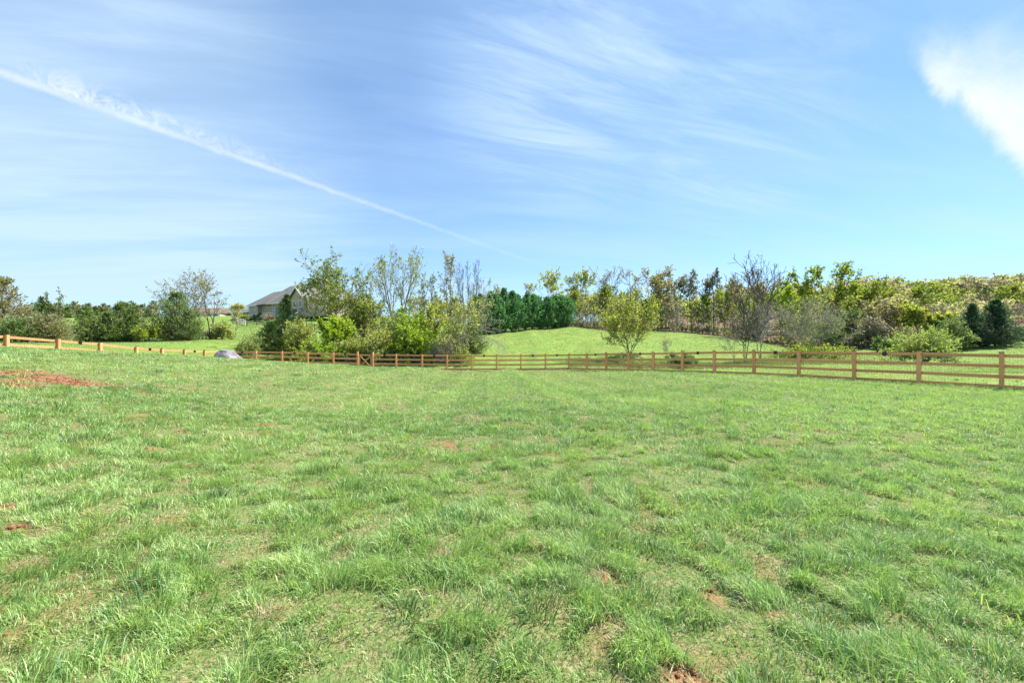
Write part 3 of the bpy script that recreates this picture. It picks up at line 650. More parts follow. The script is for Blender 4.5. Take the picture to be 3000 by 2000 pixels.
# dead branches leaning out of the copse
def dead_branch():
    rng = np.random.default_rng(77); Y = 47.; X = (1368-1500)/F*Y; o = thing('dead_branch', 'grey leafless fallen limb leaning out of the copse over the meadow', 'dead branch', (X, Y, hz(X, Y)))
    T = grow(rng, np.array([[0, 0, 2.2], [0, 0, 2.5]]), np.array([[1, -.25, .35], [1, -.1, .6]]), np.array([4.2, 3.6]), 8, .05, -.05)
    R0 = .06*np.linspace(1, .2, 9)[None].repeat(2, 0)
    a, ra, na = spawn(rng, T, R0, 9, .2, 1, .6, .2, lambda t: 1.9*(1.2-.6*t), 6, .12, -.02)
    b, rb, nb_ = spawn(rng, a, ra, 6, .2, 1, .6, .2, lambda t: .9+0*t, 4, .15, 0)
    v, f = tubes([(T, R0, 6)], .012); mesh_obj('limb', v, [f], M['bark_pale'], o, smooth=True)
    v, f = tubes([(a, ra, 4), (b, rb, 3)], .012); mesh_obj('twigs', v, [f], M['bark_pale'], o)
dead_branch()
# ---- evergreen screen
hedge = [(1392, 868, 'leftmost'), (1412, 866, 'second'), (1432, 860, 'third'), (1456, 864, 'fourth'), (1478, 850, 'tallest, fifth from the left,'), (1500, 855, 'sixth'), (1520, 866, 'seventh'), (1540, 868, 'eighth'), (1560, 866, 'ninth'), (1582, 875, 'tenth'), (1604, 873, 'eleventh'), (1624, 871, 'twelfth'), (1643, 874, 'thirteenth'), (1660, 878, 'rightmost')]
for i, (x, top, w_) in enumerate(hedge):
    Y = np.interp(x, [1390, 1470, 1560, 1660], [79, 84, 92, 98])
    cone(x, Y, top-(i*37 % 5)*1.5, 26+(i*53 % 7)*1.6, 300+i, f'{w_} dark green cypress of the dense evergreen screen row' if 'fifth' in w_ or 'most' in w_ else f'{w_} dark green cypress from the left in the evergreen screen row', 'cypress', 'cypress_tree', 'cypress', GH, nb=250, k2=9, nl=4, ls=.38, asp=.42, p=.85, col=True, elev=.7, ragged=.32, base=.0)
# ---- lone tree in the meadow and the small plants round it
tree(1843, 49, 846, 92, 401, 'round yellow green tree standing alone in the meadow behind the fence', 'bark_dark', 'leaf_yellow', stems=5, spread=.42, bole=0.12, k=(9, 7, 5), nl=5, ls=0.18, ang=.75, l1=.42, wob=.11, r0=.012)
tree(1952, 48, 985, 22, 402, 'knee high leafless sapling right of the lone meadow tree', 'bark_grey', 'leaf_bud', 'sapling', 'sapling', stems=3, spread=.3, k=(5, 4, 3), nl=.6, ls=.1, rmin=.01)
shrub(1995, 42.5, 1034, 46, 403, 'flat dark green juniper like bush behind the right fence', 'cedar', nl=8, ls=.16)
shrub(1850, 43, 1052, 60, 404, 'low weedy green brush behind the fence under the lone tree', 'leaf_olive', nl=5, ls=.13)
tree(2182, 45, 885, 62, 405, 'leafless grey tree with dark forked stem behind the right fence', 'bark_dark', 'leaf_bud', stems=3, spread=.16, bole=.32, k=(7, 5, 3), nl=0.35, ls=.1, ang=.85, l1=.4, wob=.13, rmin=0.02)
tree(2228, 46, 876, 56, 406, 'leafless grey tree with slim stems right of the dark forked one', 'bark_grey', 'leaf_bud', stems=3, spread=.12, bole=.34, k=(7, 5, 3), nl=0.35, ls=.1, ang=.8, l1=.36, wob=.13, rmin=0.02)
tree(2152, 44, 960, 44, 407, 'small leafless sapling left of the two grey leafless trees', 'bark_grey', 'leaf_bud', 'sapling', 'sapling', stems=2, spread=.2, k=(7, 4, 3), nl=0.3, ls=.1, rmin=.01)
tree(2385, 52, 852, 98, 408, 'wide twiggy many stemmed tree growing out of a green thicket', 'bark_grey', 'leaf_spring', stems=7, spread=.5, bole=.25, k=(8, 6, 4), nl=2.2, ls=.12, ang=.75, l1=.38, wob=.13, r0=.017, rmin=0.014)
shrub(2388, 46, 1008, 92, 409, 'wide green thicket behind the fence below the twiggy tree', 'leaf_spring', nl=8, ls=.17)
shrub(2702, 43, 962, 95, 410, 'big rounded light green shrub behind the right fence', 'leaf_pale', nl=9, ls=0.15, k=(8, 6, 5), stems=22, spread=0.55, n=80)
shrub(2560, 40, 1058, 50, 411, 'low weedy clump left of the big rounded shrub', 'leaf_olive', nl=4, ls=.12)
# ---- cedars in the right field corner
cone(2850, 67, 888, 50, 501, 'left of the two tall dark cedars in the right field corner', 'dark_conifer', nb=210, k2=10, ls=.34, p=1.15, base=.1, ragged=0.5, nl=4, elev=0.02, bend=0.05)
cone(2915, 67, 877, 70, 502, 'right and taller of the two dark cedars in the right field corner', 'dark_conifer', nb=260, k2=10, ls=.36, p=1.1, base=.06, ragged=0.5, nl=4, elev=0.02, bend=0.05)
shrub(2785, 66, 942, 48, 503, 'dark round bushy cedar left of the two tall dark cedars', 'cedar', name='cedar_bush', cat='cedar', nl=8, ls=.26)
cone(2990, 72, 965, 30, 504, 'small dark cedar cut off by the right edge of the photo', 'dark_conifer', nb=90, p=.6)
shrub(2590, 68, 990, 34, 505, 'dark green bush at the wood edge behind the rounded shrub', 'cedar', nl=6, ls=.26)
# ---- wood edge, left to right
def wt(*a, **k): return tree(*a, group=GW, **k)
wt(1602, 116, 790, 48, 601, 'yellow green oak rising behind the evergreen screen', 'bark_grey', 'leaf_yellow', nl=9, ls=.4, bole=.4, rmin=.03, k=(10, 6, 4), ang=1.0, l1=0.42, wob=0.11, up=0.06)
wt(1548, 118, 828, 24, 602, 'thin sparse tree left of the yellow green oak behind the screen', 'bark_grey', 'leaf_brown', nl=1.5, ls=.34, rmin=.03, l1=.25)
wt(1698, 110, 778, 46, 603, 'round crowned yellow green oak right of the evergreen screen', 'bark_grey', 'leaf_yellow', nl=9, ls=.4, bole=.4, rmin=.03, k=(10, 6, 4), ang=1.0, l1=0.42, wob=0.11, up=0.06)
wt(1672, 104, 852, 40, 604, 'smaller yellow tree below the round crowned oak', 'bark_grey', 'leaf_yellow', nl=6, ls=.36, rmin=.03)
wt(1775, 108, 776, 46, 605, 'brown twigged sparse tree right of the round crowned oak', 'bark_dark', 'leaf_brown', stems=2, nl=2.2, ls=.32, bole=.35, ang=.6, rmin=.035, k=(7, 5, 3), wob=0.07)
wt(1842, 108, 778, 28, 606, 'narrow brown sparse tree above the lone meadow tree', 'bark_dark', 'leaf_brown', nl=2.4, ls=.32, bole=.35, ang=.5, rmin=.035, l1=.25, k=(7, 5, 3), wob=0.07)
wt(1925, 105, 776, 62, 607, 'broad orange brown oak right of the lone meadow tree', 'bark_dark', 'leaf_brown', nl=7, ls=.4, bole=.35, rmin=.035, stems=2, spread=.2, k=(10, 6, 4), ang=1.0, l1=0.42, wob=0.11, up=0.06)
wt(1900, 102, 880, 50, 608, 'dark evergreen underwood tree below the orange brown oak', 'bark_dark', 'cedar', nl=5, ls=.45, bole=.1, rmin=.03)
wt(1985, 103, 800, 24, 609, 'leaning bare stemmed tree left of the two flat topped pines', 'bark_dark', 'leaf_bud', nl=.9, ls=.3, bole=.4, rmin=.035, lean=(-.08, 0), l1=.25, k=(6, 4, 3))
wt(2026, 101, 788, 36, 610, 'left flat topped dark pine on a bare trunk', 'bark_dark', 'pine', name='pine_tree', cat='pine', nl=4, ls=.36, bole=.66, k=(12, 6, 5), tip=True, l1=0.3, ang=1.1, up=.02, rmin=.035)
wt(2090, 99, 788, 34, 611, 'right flat topped dark pine with more open crown', 'bark_dark', 'pine', name='pine_tree', cat='pine', nl=3, ls=.36, bole=.6, k=(12, 6, 5), tip=True, l1=0.3, ang=1.1, up=.02, rmin=.035)
wt(2058, 97, 862, 32, 612, 'light green young tree between the trunks of the two pines', 'bark_grey', 'leaf_bright', nl=7, ls=.36, bole=.2, rmin=.03)
wt(2122, 96, 850, 30, 613, 'mid green young tree right of the open crowned pine', 'bark_grey', 'leaf_spring', nl=6, ls=.36, bole=.2, rmin=.03)
wt(2148, 100, 815, 40, 614, 'tan leaved tree left of the bare vase shaped tree', 'bark_grey', 'leaf_brown', nl=4, ls=.36, rmin=.035)
wt(2216, 86, 735, 82, 615, 'tall leafless vase shaped tree above all its neighbours', 'bark_dark', 'leaf_bud', stems=7, spread=.42, bole=.32, k=(6, 4, 3), nl=0.8, ls=.26, ang=0.5, l1=.34, up=.08, rmin=0.04, r0=0.03, wob=0.06)
wt(2290, 92, 838, 44, 616, 'bright green tree right of the vase shaped tree', 'bark_grey', 'leaf_bright', nl=8, ls=.38, bole=.2, rmin=.03)
wt(2250, 104, 815, 46, 617, 'brown crowned tree behind the bare vase shaped tree', 'bark_grey', 'leaf_brown', nl=5, ls=.4, rmin=.035)
wt(2428, 82, 773, 84, 618, 'big spreading green oak with dark limbs at the wood edge', 'bark_dark', 'leaf_spring', nl=15, ls=0.42, bole=.42, k=(10, 6, 4), ang=1.0, l1=0.42, rmin=.03, r0=.02, high=1.2, low=.5, wob=0.11, up=0.06)
wt(2525, 86, 812, 52, 619, 'green tree with ragged top right of the spreading oak', 'bark_dark', 'leaf_spring', nl=7, ls=.36, bole=.3, rmin=.03)
wt(2345, 92, 842, 52, 620, 'tan green tree left of the spreading oak', 'bark_grey', 'leaf_yellow', nl=4.5, ls=.36, rmin=.03)
wt(2498, 78, 905, 44, 621, 'dark evergreen underwood tree below the spreading oak', 'bark_dark', 'cedar', nl=5, ls=.4, bole=.1, rmin=.03)
wt(2570, 80, 872, 56, 622, 'light orange budding tree in the middle of the right wood edge', 'bark_pale', 'leaf_brown', nl=6, ls=.34, bole=.25, rmin=.03, stems=2, k=(10, 6, 4))
wt(2545, 76, 930, 48, 623, 'pale leaning bare limbed tree at the foot of the right wood', 'bark_pale', 'leaf_bud', nl=2.2, ls=.26, bole=.25, rmin=.03, stems=3, spread=.4)
wt(2640, 80, 862, 56, 624, 'tan budding tree left of the yellow green oak with black trunk', 'bark_grey', 'leaf_brown', nl=6, ls=.34, rmin=.03)
wt(2702, 74, 882, 58, 625, 'yellow green oak with black forked trunk behind the rounded shrub', 'bark_dark', 'leaf_yellow', nl=11, ls=0.36, bole=.4, rmin=.03, stems=2, spread=.3, r0=.02, ang=1.)
wt(2770, 84, 880, 50, 626, 'grey green budding tree left of the two dark cedars', 'bark_grey', 'leaf_cream', nl=4, ls=.32, rmin=.03)
wt(2905, 86, 861, 78, 627, 'cream coloured round crowned tree behind the two dark cedars', 'bark_grey', 'leaf_cream', nl=15, ls=0.36, bole=.2, rmin=.03, k=(12, 7, 5), wob=0.12)
wt(2985, 86, 880, 50, 628, 'grey leafless tree at the right edge of the photo', 'bark_grey', 'leaf_bud', nl=1.4, ls=.3, rmin=.03)
wt(2600, 96, 838, 60, 629, 'green gold tree on the slope above the light orange tree', 'bark_grey', 'leaf_yellow', nl=6, ls=.42, rmin=.035)
wt(2690, 100, 832, 60, 630, 'bright green oak crown on the slope above the black trunked oak', 'bark_grey', 'leaf_spring', nl=8, ls=.44, rmin=.035)
wt(2790, 104, 846, 60, 631, 'light green crown on the slope left of the cream tree', 'bark_grey', 'leaf_spring', nl=6, ls=.42, rmin=.035)
wt(2460, 100, 850, 60, 632, 'olive tree on the slope behind the spreading oak', 'bark_grey', 'leaf_olive', nl=5, ls=.42, rmin=.035)
wt(2205, 92, 880, 44, 633, 'low light green tree under the bare vase shaped tree', 'bark_grey', 'leaf_spring', nl=6, ls=.34, bole=.15, rmin=.03)
wt(2430, 76, 940, 50, 634, 'low twiggy olive tree in front of the spreading oak trunk', 'bark_grey', 'leaf_spring', nl=4, ls=.28, bole=.15, rmin=.03, stems=3, spread=.3)
wt(2975, 104, 832, 50, 635, 'green crown on the slope at the right edge of the photo', 'bark_grey', 'leaf_spring', nl=6, ls=.42, rmin=.035)

# ---- far young pines on the left ridge
protos = [conifer(700+i, 6., 2.3, nb=60, k2=6, nl=4, ls=.6, asp=.5, p=.6) for i in range(3)]
pm = []
rng = np.random.default_rng(8)
firsts = []
for i in range(26):
    x = 60+i*15.5+rng.uniform(-5, 5); Y = rng.uniform(165, 190); X = (x-1500)/F*Y
    lab = 'small dark pine in the far row along the left ridge'
    g = 'far pines along the left ridge'
    if i < 3:
        o = place('pine_tree', lab, 'pine', protos[i], X, Y, 'bark_dark', 'cedar_brown' if i == 1 else 'cedar', g); firsts.append(o)
    else:
        s = firsts[i % 3]; o = s.copy(); COL.objects.link(o)
        o.location = (X, Y, hz(X, Y)); o.rotation_euler = (0, 0, rng.uniform(0, 6.28))
        for ch in s.children:
            cc = ch.copy(); COL.objects.link(cc); cc.parent = o
    q = rng.uniform(.75, 1.15); o.scale = (q, q, q)

# ---- far wooded hillside (one mass) and undergrowth
def hillside():
    rng = np.random.default_rng(21)
    pr = [decid(900+i, 14, 6.0, bole=.3, k=(9, 5, 4), nl=(2.2, 3, 1.2, 2.6)[i % 4], ls=.85, rmin=.06) for i in range(8)]
    cols = ['leaf_brown', 'leaf_olive', 'leaf_yellow', 'leaf_spring', 'leaf_bud']
    acc = {c_: ([], [], [], 0) for c_ in cols}; bk = [[], [], 0]
    spots = []
    for _ in range(230):
        Y = rng.uniform(112, 265); x = rng.uniform(2080 if Y < 150 else 2180, 3330); spots.append((x, Y))
    for _ in range(46): spots.append((rng.uniform(1640, 2200), rng.uniform(108, 150)))
    for _ in range(14): spots.append((rng.uniform(1180, 1560), rng.uniform(150, 200)))
    for x, Y in spots:
        X = (x-1500)/F*Y; z = hz(X, Y); thin = x < 2150
        i = rng.integers(0, 8); s = rng.uniform(.75, 1.15)*(.72 if thin else 1); a = rng.uniform(0, 6.28)
        Rm = np.array([[math.cos(a), -math.sin(a), 0], [math.sin(a), math.cos(a), 0], [0, 0, 1]])
        tr = lambda v: (v*s)@Rm.T+np.array([X, Y, z])
        for part in ('trunk', 'branch'):
            v, f = pr[i][part]
            if part == 'branch': v = v; 
            bk[0].append(tr(v)); bk[1].append(f+bk[2]); bk[2] += len(v)
        c_ = cols[rng.choice(5, p=[.27, .20, .12, .17, .24])]
        v, f, t = pr[i]['leaf']; A_ = acc[c_]
        A_[0].append(tr(v)); A_[1].append(f+A_[3]); A_[2].append(np.clip(t+rng.normal(0, .12), 0, 1)); acc[c_] = (A_[0], A_[1], A_[2], A_[3]+len(v))
    V = [np.concatenate(bk[0])]; Fc = [np.concatenate(bk[1])]; T = [np.zeros(bk[2])]; off = bk[2]; mi = [np.zeros(len(Fc[0]), np.int32)]
    for k, c_ in enumerate(cols):
        v = np.concatenate(acc[c_][0]); f = np.concatenate(acc[c_][1]); V.append(v); Fc.append(f+off); off += len(v); T.append(np.concatenate(acc[c_][2])); mi.append(np.full(len(f), k+1, np.int32))
    o = mesh_obj('wooded_hillside', np.concatenate(V), [np.concatenate(Fc)], M['bark_grey'], tint=np.concatenate(T))
    for c_ in cols: o.data.materials.append(M[c_])
    o.data.polygons.foreach_set('material_index', np.concatenate(mi))
    tag(o, 'far spring wood covering the hillside behind the nearer trees', 'wood', kind='stuff')
hillside()
def undergrowth():
    rng = np.random.default_rng(31)
    ex = np.array([12, 30, 42, 50, 55, 60, 72, 84.]); ey = np.array([99, 97, 90, 84, 78, 74, 72, 73.])
    n = 900; X = rng.uniform(10, 92, n); Y = np.interp(X, ex, ey)+rng.gamma(1.6, 5, n)+.5
    n2 = 420; X = np.concatenate([X, np.clip(rng.normal(-13, 5.5, n2), -26, -5.8)]); Y = np.concatenate([Y, rng.uniform(45, 58, n2)])
    n = len(X); Z = height(X, Y); sap = rng.random(n) < .3
    ln = np.where(sap, rng.uniform(3, 8, n), rng.uniform(.5, 2.2, n))*np.where(Y < 62, .45, 1)*np.where((X < 0), .8, 1)
    T = grow(rng, np.stack([X, Y, Z-.1], -1), np.stack([rng.normal(0, .15, n), rng.normal(0, .15, n), np.ones(n)], -1), ln, 5, .1, .05)
    R0 = (.012+.006*ln)[:, None]*np.linspace(1, .3, 6)[None]
    a, ra, _ = spawn(rng, T, R0, 6, .2, 1, .7, .2, lambda t: np.repeat(ln[:, None], 6, 1)*.33, 4, .15, .05)
    b, rb, _ = spawn(rng, a, ra, 3, .2, 1, .7, .2, lambda t: np.repeat(np.repeat(ln, 6)[:, None], 3, 1)*.16, 3, .15, .05)
    v, f = tubes([(T, R0, 4), (a, ra, 3), (b, rb, 3)], .02)
    N = len(b); kk = 2; p, tan = sample(b, rng.random((N, kk))); p = p.reshape(-1, 3); keep = rng.random(len(p)) < .9
    lv = leaves(rng, p[keep], tan.reshape(-1, 3)[keep], .3, .6)
    o = mesh_obj('undergrowth', np.concatenate([v, lv[0]]), [np.concatenate([f, lv[1]+len(v)])], M['bark_grey'], tint=np.concatenate([np.zeros(len(v)), lv[2]]))
    for c_ in ('leaf_olive', 'leaf_spring', 'leaf_brown'): o.data.materials.append(M[c_])
    mi = np.zeros(len(f)+len(lv[1]), np.int32); mi[len(f):] = rng.integers(1, 4, len(lv[1]))
    o.data.polygons.foreach_set('material_index', mi)
    tag(o, 'brushy saplings and twigs under the trees of the wood and copse', 'undergrowth', kind='stuff')
undergrowth()
def weeds():
    rng = np.random.default_rng(41); n = 26000
    X = rng.uniform(6, 36, n); Y = 43.2+rng.normal(0, 1.4, n)-.10*np.maximum(X-14, 0)*.9
    ok = lawn_depth(X, Y) < -.5; X, Y = X[ok], Y[ok]; n = len(X)
    a = fbm(N2, X*.5, Y*.5, 3)
    t = np.where(rng.random(n) < .5, rng.uniform(0, .15, n), rng.uniform(.2, .6, n))
    V, fs, tt = blades(rng, X, Y, (.15+.7*a*rng.random(n)), .05*rng.uniform(.4, 1.2, n), np.clip(rng.normal(.5, .3, n), 0, 1.3), rng.uniform(0, 6.28, n), t, False)
    o = mesh_obj('weeds', V, fs, M['meadow'], tint=tt); tag(o, 'dry rank weeds in the damp hollow behind the right fence', 'weeds', kind='stuff')
weeds()

# ------------------------------------------------------------------ fences
RC = (.135, .57, 1.005, 1.425); RH, RT, PW = .143, .036, .135
def run(name, label, pts, out_hint, gap=None, tall=(), skip_first=False, ends=()):
    root = thing(name, label, 'fence', pts[0]-[0, 0, HP]); O = np.array(pts[0]-[0, 0, HP])
    mbw = MB(); nseg = len(pts)
    for i, p in enumerate(pts):
        a = pts[max(i-1, 0)]; b = pts[min(i+1, nseg-1)]
        d = (b-a)*[1, 1, 0]; d /= np.linalg.norm(d); o_ = np.array([-d[1], d[0], 0]); o_ *= 1 if o_@out_hint > 0 else -1
        q = p-O
        if not (i == 0 and skip_first):
            mb = MB(); ex = .17 if i in tall else 0
            def quad(c, hx, hy, z0, z1): mb.hexa([c+d*sx*hx+o_*sy*hy+[0, 0, z] for z in (z0, z1) for sx, sy in ((-1, -1), (1, -1), (1, 1), (-1, 1))])
            q0 = q-o_*PW/2
            quad(q0, PW/2, PW/2, -HP-.25, ex)
            po = mb.obj('post', M['wood'], root, .006)
            mb = MB(); quad(q+o_*(RT+.016), PW/2, .014, -HP, -.03+ex)
            bt = mb.obj('batten', M['wood'], po)
            mb = MB(); quad(q0, PW/2+.012, PW/2+.012, ex+.002, ex+.03)
            if i in tall: quad(q0, PW/2-.015, PW/2-.015, ex+.032, ex+.075)
            mb.obj('cap', M['cap_light'] if i in tall else M['cap'], po)
        if i+1 < nseg and i != gap:
            e = pts[i+1]-O; dd = (pts[i+1]-p)*[1, 1, 0]; L_ = np.linalg.norm(dd); dd /= L_
            oo = np.array([-dd[1], dd[0], 0]); oo *= 1 if oo@out_hint > 0 else -1
            for r in RC:
                mb = MB(); sl = .004*((i*7+int(r*10)) % 3-1)
                mb.beam(q+oo*(RT/2+.004)-[0, 0, r]+dd*.004, e+oo*(RT/2+.004)-[0, 0, r+sl]-dd*.004, RT, RH, oo)
                mb.obj('rail', M['wood'], root, .004)
            # welded wire behind the posts, in front of the rails
            wv = 0.0016
            nv = int(L_/.1)
            for j in range(1, nv):
                t = j/nv; c0 = q*(1-t)+e*t+oo*.001
                mbw.add([c0+dd*-wv-[0, 0, .07], c0+dd*wv-[0, 0, .07], c0-oo*.003-[0, 0, .07], c0+dd*-wv-[0, 0, 1.47], c0+dd*wv-[0, 0, 1.47], c0-oo*.003-[0, 0, 1.47]], [[0, 1, 4, 3], [1, 2, 5, 4], [2, 0, 3, 5]])
            for j in range(15):
                z = .07+j*.1; c0 = q-[0, 0, z]-oo*.001; c1 = e-[0, 0, z]-oo*.001
                mbw.add([c0+[0, 0, wv], c0-[0, 0, wv], c0-oo*.003, c1+[0, 0, wv], c1-[0, 0, wv], c1-oo*.003], [[0, 1, 4, 3], [1, 2, 5, 4], [2, 0, 3, 5]])
    mbw.obj('wire_mesh', M['wire'], root)
    return root
run('rail_fence', 'wooden rail and wire fence running down the left side of the lawn', LEFT, np.array([-1, 0, 0]))
run('rail_fence', 'wooden rail fence across the back of the lawn on both sides of the gate', BACK, np.array([0, 1, 0]), gap=5, tall=(5, 6), skip_first=True)
run('rail_fence', 'four rail wooden fence with wire mesh along the right side of the lawn', RIGHT, np.array([.8, .5, 0]), skip_first=True)
# gate with crossed braces
def gate():
    a, b = BACK[5], BACK[6]; d = (b-a)*[1, 1, 0]; L_ = np.linalg.norm(d); d /= L_; o_ = np.array([-d[1], d[0], 0])
    O = a-[0, 0, HP]; g = thing('wooden_gate', 'small wooden gate with crossed braces in the back fence', 'gate', O)
    s0 = d*(PW/2+.035); top = -.12+HP; bot = .10
    W_ = L_-PW-.07
    zs = (b-a)[2]
    def pt(u, z): return s0+d*u*W_+np.array([0, 0, z+zs*u])-o_*.05
    for u in (.055, .945):
        mb = MB(); c0, c1 = pt(u, bot), pt(u, top); mb.hexa([c0+d*sx*.055+o_*sy*.02+[0, 0, 0] for sx, sy in ((-1, -1), (1, -1), (1, 1), (-1, 1))]+[c1+d*sx*.055+o_*sy*.02 for sx, sy in ((-1, -1), (1, -1), (1, 1), (-1, 1))]); mb.obj('stile', M['wood'], g, .004)
    for z in (top-.06, bot+.06):
        mb = MB(); mb.beam(pt(.1, z), pt(.9, z), .036, .11, o_); mb.obj('gate_rail', M['wood'], g, .004)
    mb = MB(); mb.beam(pt(.12, top-.15), pt(.88, bot+.15), .03, .10, o_); mb.obj('brace', M['wood'], g, .003)
    for u0, z0, u1, z1 in ((.12, bot+.15, .46, (top+bot)/2-.06), (.54, (top+bot)/2+.06, .88, top-.15)):
        mb = MB(); mb.beam(pt(u0, z0), pt(u1, z1), .03, .10, o_); mb.obj('brace', M['wood'], g, .003)
    mb = MB(); q = pt(.93, top-.12)-o_*.035; mb.box(q[0]-.03, q[0]+.10, q[1]-.012, q[1]+.012, q[2]-.025, q[2]+.025); mb.obj('latch', M['black'], g)
    for z in (top-.2, bot+.2):
        mb = MB(); q = pt(.03, z)-o_*.034; mb.box(q[0]-.09, q[0]+.09, q[1]-.01, q[1]+.01, q[2]-.02, q[2]+.02); mb.obj('hinge', M['black'], g)
gate()
# small black lights hung over the top rails
lights = [(235, LEFT, 'nearest the left edge of the photo'), (439, LEFT, 'second from the left photo edge'), (570, LEFT, 'just left of the boulder'), (710, BACK, 'right of the boulder'), (863, BACK, 'above the dark copse cedar foot'), (1011, BACK, 'in the panel left of the gate'), (1127, BACK, 'in the panel right of the gate'), (1272, BACK, 'second to the right of the gate'), (1418, BACK, 'at the right end of the copse'), (1561, BACK, 'below the middle of the evergreen screen'), (1632, BACK, 'in the last panel before the corner'),
          (1745, RIGHT, 'left of the lone meadow tree'), (1876, RIGHT, 'right below the lone meadow tree'), (2045, RIGHT, 'above the flat green bush'), (2272, RIGHT, 'right of the two leafless grey trees'), (2592, RIGHT, 'nearest the right edge of the photo')]
for x, line, where in lights:
    u = (x-1500)/F
    for a, b in zip(line[:-1], line[1:]):
        ua, ub = a[0]/a[1], b[0]/b[1]
        if ua <= u <= ub:
            t = (u*a[1]-a[0])/((b[0]-a[0])-u*(b[1]-a[1])); p = a+(b-a)*t
            d = (b-a)*[1, 1, 0]; d /= np.linalg.norm(d); o_ = np.array([-d[1], d[0], 0])
            if o_@p < 0: o_ = -o_
            r = thing('fence_light', 'small square black light hung on the top rail '+where, 'fence light', p-[0, 0, .13]-o_*.012, math.atan2(d[1], d[0]), 'black lights along the fence')
            mb = MB(); mb.box(-.085, .085, -.04, -.002, -.11, .085); mb.obj('housing', M['black'], r, .01)
            mb = MB(); mb.box(-.09, .09, -.055, .075, .087, .10); mb.obj('hood', M['black'], r, .004)
            mb = MB(); mb.box(-.05, .05, -.046, -.041, -.09, -.03); mb.obj('lens', M['cap_light'], r)
            break

# ------------------------------------------------------------------ boulder
def boulder():
    import bmesh
    m, t, out = material('granite')
    tc = t.new('ShaderNodeTexCoord').outputs['Object']
    n = t.noise(tc, 3, 8, .7); n2 = t.noise(tc, 22, 4, .7); n3 = t.noise(t.mapping(tc, rot=(.3, .6, 0), sc=(1, 1, 4)), 2.2, 6, .7)
    col = t.mix(t.rng(n, .3, .7), (.16, .15, .165), (.31, .29, .30)); col = t.mix(t.rng(n2, .5, .8, 0, .6), col, (.09, .085, .10)); col = t.mix(t.rng(n3, .6, .75, 0, .6), col, (.40, .37, .35))
    principled(t, out, col, .85, t.bump(t.m('ADD', n, t.m('MULTIPLY', n2, .3)), .8, .08), .25)
    Y = 25.; X = (661-1500)/F*Y; z = hz(X, Y)-.02
    bm = bmesh.new(); bmesh.ops.create_icosphere(bm, subdivisions=5, radius=1)
    rng = np.random.default_rng(5)
    pl = [((-.757, -.1, .653), .535), ((.84, -.12, .544), .60), ((.06, -.08, 1), .57), ((0, -.85, .5), .50), ((-.5, -.75, .4), .60), ((.55, -.75, .35), .62), ((0, .8, .6), .5)]
    for v in bm.verts:
        p = np.array(v.co)*1.15
        for nn, dd in pl:
            nn = np.array(nn)/np.linalg.norm(nn); e = p@nn-dd
            if e > 0: p = p-nn*e*.97
        nz = .06*(fbm(N1, np.array([p[0]*4+5]), np.array([p[1]*4+p[2]*3.3]), 5)[0]-.5)*2
        p = p*(1+nz); v.co = (p[0]*.86-.06, p[1], p[2]*.94)
    me = bpy.data.meshes.new('boulder'); bm.to_mesh(me); bm.free(); me.materials.append(m)
    o = bpy.data.objects.new('boulder', me); COL.objects.link(o); o.location = (X, Y, z)
    tag(o, 'pale grey granite boulder on the lawn in front of the fence', 'boulder')
boulder()

